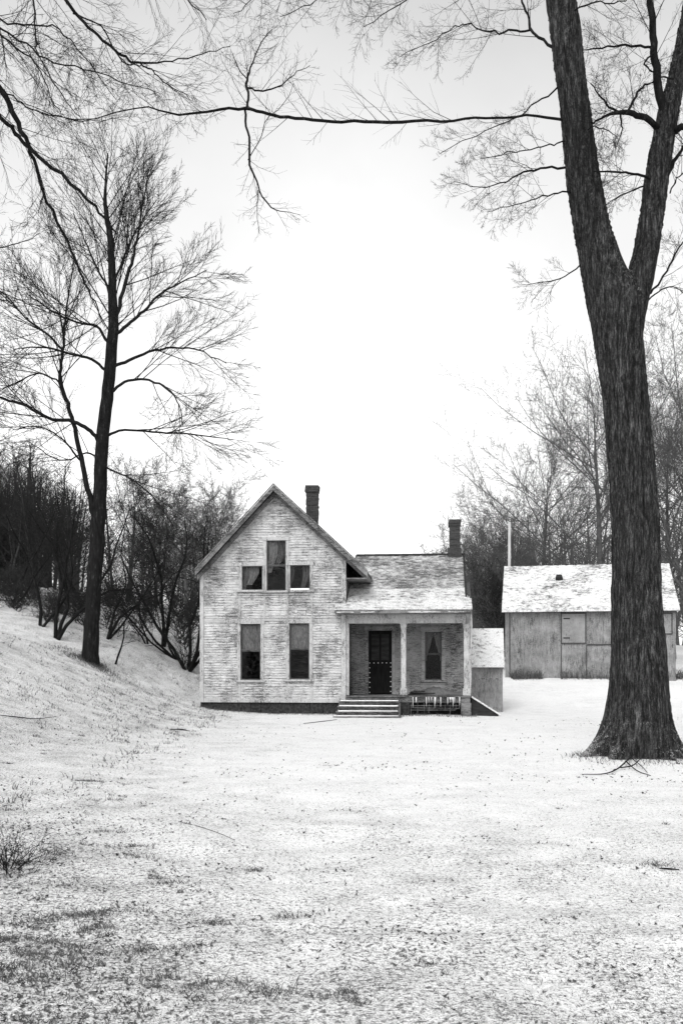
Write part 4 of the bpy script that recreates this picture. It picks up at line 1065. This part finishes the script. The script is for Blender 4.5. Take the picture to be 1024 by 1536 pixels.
backtree(735, 58, 775, 56, 'bushy grey tree in the gap right of the house chimney', .14, first=.05, dens=1.1)
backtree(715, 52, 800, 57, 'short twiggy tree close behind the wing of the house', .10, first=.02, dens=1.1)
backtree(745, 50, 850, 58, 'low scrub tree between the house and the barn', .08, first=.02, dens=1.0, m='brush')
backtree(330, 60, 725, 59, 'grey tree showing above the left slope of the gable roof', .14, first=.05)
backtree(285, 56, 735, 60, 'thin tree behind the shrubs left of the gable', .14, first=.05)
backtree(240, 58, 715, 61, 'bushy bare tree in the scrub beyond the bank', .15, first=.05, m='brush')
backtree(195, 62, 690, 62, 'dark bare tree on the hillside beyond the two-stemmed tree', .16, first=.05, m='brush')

def woods(name, label, spots, m, seed, rmin=.012):
    """far woods that read as one mass"""
    R = np.random.RandomState(seed); T = Tubes()
    for (x, y, H) in spots:
        b = np.array([x, y, g(x, y) - .3]); d = unit(np.array([R.normal() * .08, R.normal() * .08, 1])); top = b + d * H
        T.add(np.array([b, b + d * H * .35 + R.normal(size=3) * .15, b + d * H * .7 + R.normal(size=3) * .2, top]), [.016 * H, .012 * H, .007 * H, .01], 4)
        for k in range(int(26)):
            t_ = R.uniform(.08, .97); p = b + d * H * t_; a = R.uniform(0, 6.28); e = unit(np.array([math.cos(a), math.sin(a), R.uniform(.3, 1.2)])); l_ = H * .42 * (1.1 - t_) * R.uniform(.6, 1.2) + .5
            pts = [p, p + e * l_ * .5 + R.normal(size=3) * .1, p + e * l_ + np.array([0, 0, .2 * l_])]; T.add(np.array(pts), [min(.03, .006 * H + rmin), min(.02, .004 * H + rmin), rmin * .6], 3)
            for j in range(5):
                s_ = R.uniform(.2, 1); q = pts[0] + (pts[2] - pts[0]) * s_; f = unit(e + R.normal(size=3) * .6 + np.array([0, 0, .3])); l2 = l_ * .5 * R.uniform(.5, 1.1)
                T.add(np.array([q, q + f * l2 * .5 + R.normal(size=3) * .05, q + f * l2]), [rmin, rmin * .8, rmin * .5], 3)
    o = link(name, T.mesh(name), None, m); tag(o, label, 'woods', kind='stuff')
R = np.random.RandomState(79); sp_ = []
for _ in range(80):                               # low brambles along the break of the bank
    px = R.uniform(-60, 300); Y = R.uniform(36, 50); x = (px - CX) / F * Y
    sp_.append((x, Y, R.uniform(.4, 1.5)))
woods('low_brambles', 'low thin brambles along the top of the snowy bank', sp_, 'brush', 12, .006)
R = np.random.RandomState(78); sp_ = []
for _ in range(24):                               # waist-high scrub on the bank in front of the woods
    px = R.uniform(-150, 318); Y = R.uniform(40, 64); x = (px - CX) / F * Y
    if px < 85: continue
    sp_.append((x, Y, R.uniform(1.6, 4.2)))
woods('bank_scrub', 'leafless scrub covering the bank behind the shrubs', sp_, 'brush', 9, .008)
R = np.random.RandomState(77); sp_ = []
for _ in range(340):                              # dark hillside at the left
    px = R.uniform(-190, 330); Y = R.uniform(76 if px < 80 else 64, 110); x = (px - CX) / F * Y
    topy = np.interp(px, [-190, 0, 60, 130, 200, 330], [600, 650, 665, 705, 735, 790]) + R.uniform(-5, 90)
    z = g(x, Y); H = P(0, topy, Y)[2] - z
    if H > 1.5 and (px < 120 or R.uniform() < .16): sp_.append((x, Y, min(H, 13)))
woods('hillside_woods', 'dark leafless woods covering the hillside at the left', sp_, 'brush', 1, .012)
sp_ = []
for _ in range(260):                              # paler woods beyond the barn
    px = R.uniform(560, 1300); Y = R.uniform(75, 130); x = (px - CX) / F * Y
    topy = np.interp(px, [560, 690, 740, 850, 960, 1300], [845, 835, 800, 765, 740, 700]) + R.uniform(-10, 60)
    z = g(x, Y); H = P(0, topy, Y)[2] - z
    if H > 1.5: sp_.append((x, Y, min(H, 14)))
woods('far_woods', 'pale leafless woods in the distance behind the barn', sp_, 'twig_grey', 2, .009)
sp_ = []
for _ in range(60):
    px = R.uniform(300, 700); Y = R.uniform(90, 130); x = (px - CX) / F * Y; sp_.append((x, Y, R.uniform(4, 6)))
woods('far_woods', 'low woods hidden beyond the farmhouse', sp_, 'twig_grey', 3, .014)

# --- fallen sticks
def stick(lines, Y0, label, r=1.0):
    T = Tubes(); R = np.random.RandomState(len(label)); org_ = None
    for rows in lines:
        pts = []; rad = []
        for (px, py, rp, lift) in rows:
            x, y = hit(px, py, lift); pts.append([x, y, g(x, y) + lift * .7, rp * y / F * .66])
        c = resample(pts, 4 * len(pts)); T.add(c[:, :3], list(np.maximum(c[:, 3], .002)), 6)
        if org_ is None: org_ = c[0, :3]
    o = link('fallen_branch', T.mesh('fallen_branch', org_), None, 'bark_dark'); o.location = org_
    tag(o, label, 'branch', 'fallen branches on the snow')
stick([[(872, 1161, .8, .02), (905, 1160, 1.3, .03), (925, 1152, 1.6, .05), (940, 1138, 1.8, .10), (950, 1128, 1.3, .16)], [(930, 1150, 1.4, .05), (948, 1146, 1.4, .08), (962, 1132, 1.0, .16)], [(938, 1140, 1.4, .08), (955, 1155, 1.2, .04), (975, 1163, .8, .02)], [(945, 1133, 1, .12), (962, 1148, .9, .06), (970, 1158, .7, .03)]], 16, 'forked fallen branch at the foot of the massive forked tree')
stick([[(0, 1072, .8, .03), (30, 1075, 1.2, .04), (55, 1077, 1.0, .05), (84, 1074, .6, .04)]], 20, 'thin fallen stick at the far left of the snow')
stick([[(455, 1085, .6, .02), (480, 1082, .9, .03), (505, 1079, .6, .03)]], 29, 'fallen stick lying just left of the porch steps')
stick([[(255, 1094, .7, .03), (270, 1093, 1.6, .05), (285, 1096, .6, .03)]], 27, 'short dark stick in front of the foundation')
stick([[(268, 1232, .6, .01), (300, 1240, .7, .015), (330, 1250, .7, .01), (352, 1260, .5, .01)]], 10, 'long thin stick half sunk in the middle snow')
stick([[(988, 1302, 1.2, .01), (1003, 1302, 2.2, .02), (1018, 1305, 1.0, .01)]], 8, 'short thick stick near the right edge of the snow')

# ------------------------------------------------------------------ light, sky, camera
SUN_EL, SUN_AZ = math.radians(46), math.radians(200)       # azimuth measured from +Y clockwise: behind the camera, to the left
w = bpy.data.worlds.new('World'); SC.world = w; w.use_nodes = True
nt = w.node_tree; bg = nt.nodes['Background']
sky = nt.nodes.new('ShaderNodeTexSky'); sky.sky_type = 'NISHITA'; sky.sun_disc = False
sky.sun_elevation = SUN_EL; sky.sun_rotation = SUN_AZ; sky.air_density = 1.0; sky.dust_density = 6.0; sky.ozone_density = 1.0
bw = nt.nodes.new('ShaderNodeRGBToBW'); nt.links.new(sky.outputs[0], bw.inputs[0])
tcw = nt.nodes.new('ShaderNodeTexCoord'); spz = nt.nodes.new('ShaderNodeSeparateXYZ'); nt.links.new(tcw.outputs['Generated'], spz.inputs[0])
mr = nt.nodes.new('ShaderNodeMapRange'); nt.links.new(spz.outputs[2], mr.inputs[0])
for k_, v_ in ((1, .15), (2, .62), (3, 8.0), (4, 3.5)): mr.inputs[k_].default_value = v_
cn = nt.nodes.new('ShaderNodeTexNoise'); cn.inputs['Scale'].default_value = 3.5; cn.inputs['Detail'].default_value = 6; nt.links.new(tcw.outputs['Generated'], cn.inputs[0])
mc = nt.nodes.new('ShaderNodeMapRange'); nt.links.new(cn.outputs[0], mc.inputs[0])
for k_, v_ in ((1, .3), (2, .7), (3, .84), (4, 1.10)): mc.inputs[k_].default_value = v_
cl_ = nt.nodes.new('ShaderNodeMath'); cl_.operation = 'MULTIPLY'; nt.links.new(mr.outputs[0], cl_.inputs[0]); nt.links.new(mc.outputs[0], cl_.inputs[1])
ad = nt.nodes.new('ShaderNodeMath'); ad.operation = 'ADD'; nt.links.new(bw.outputs[0], ad.inputs[0]); nt.links.new(cl_.outputs[0], ad.inputs[1])
nt.links.new(ad.outputs[0], bg.inputs[0])
bg.inputs[1].default_value = .13
sl = bpy.data.lights.new('sun', 'SUN'); sl.energy = .9; sl.angle = math.radians(25)
so = bpy.data.objects.new('sun', sl); COL.objects.link(so)
dirv = Vector((math.sin(SUN_AZ) * math.cos(SUN_EL), math.cos(SUN_AZ) * math.cos(SUN_EL), math.sin(SUN_EL)))
so.rotation_euler = dirv.to_track_quat('Z', 'Y').to_euler()

cam = bpy.data.cameras.new('camera'); co = bpy.data.objects.new('camera', cam); COL.objects.link(co); SC.camera = co
co.location = (0, 0, ZC); co.rotation_euler = (math.pi / 2, 0, 0)
cam.sensor_fit = 'VERTICAL'; cam.sensor_height = 36; cam.lens = 36 * F / 1536
cam.shift_y = (CY - 768) / 1536; cam.clip_start = .05; cam.clip_end = 3000
SC.view_settings.view_transform = 'Standard'; SC.view_settings.look = 'None'; SC.view_settings.gamma = 1; SC.view_settings.exposure = .05
SC.render.film_transparent = False
SC.cycles.max_bounces = 6
try: SC.cycles.transparent_max_bounces = 12
except Exception: pass
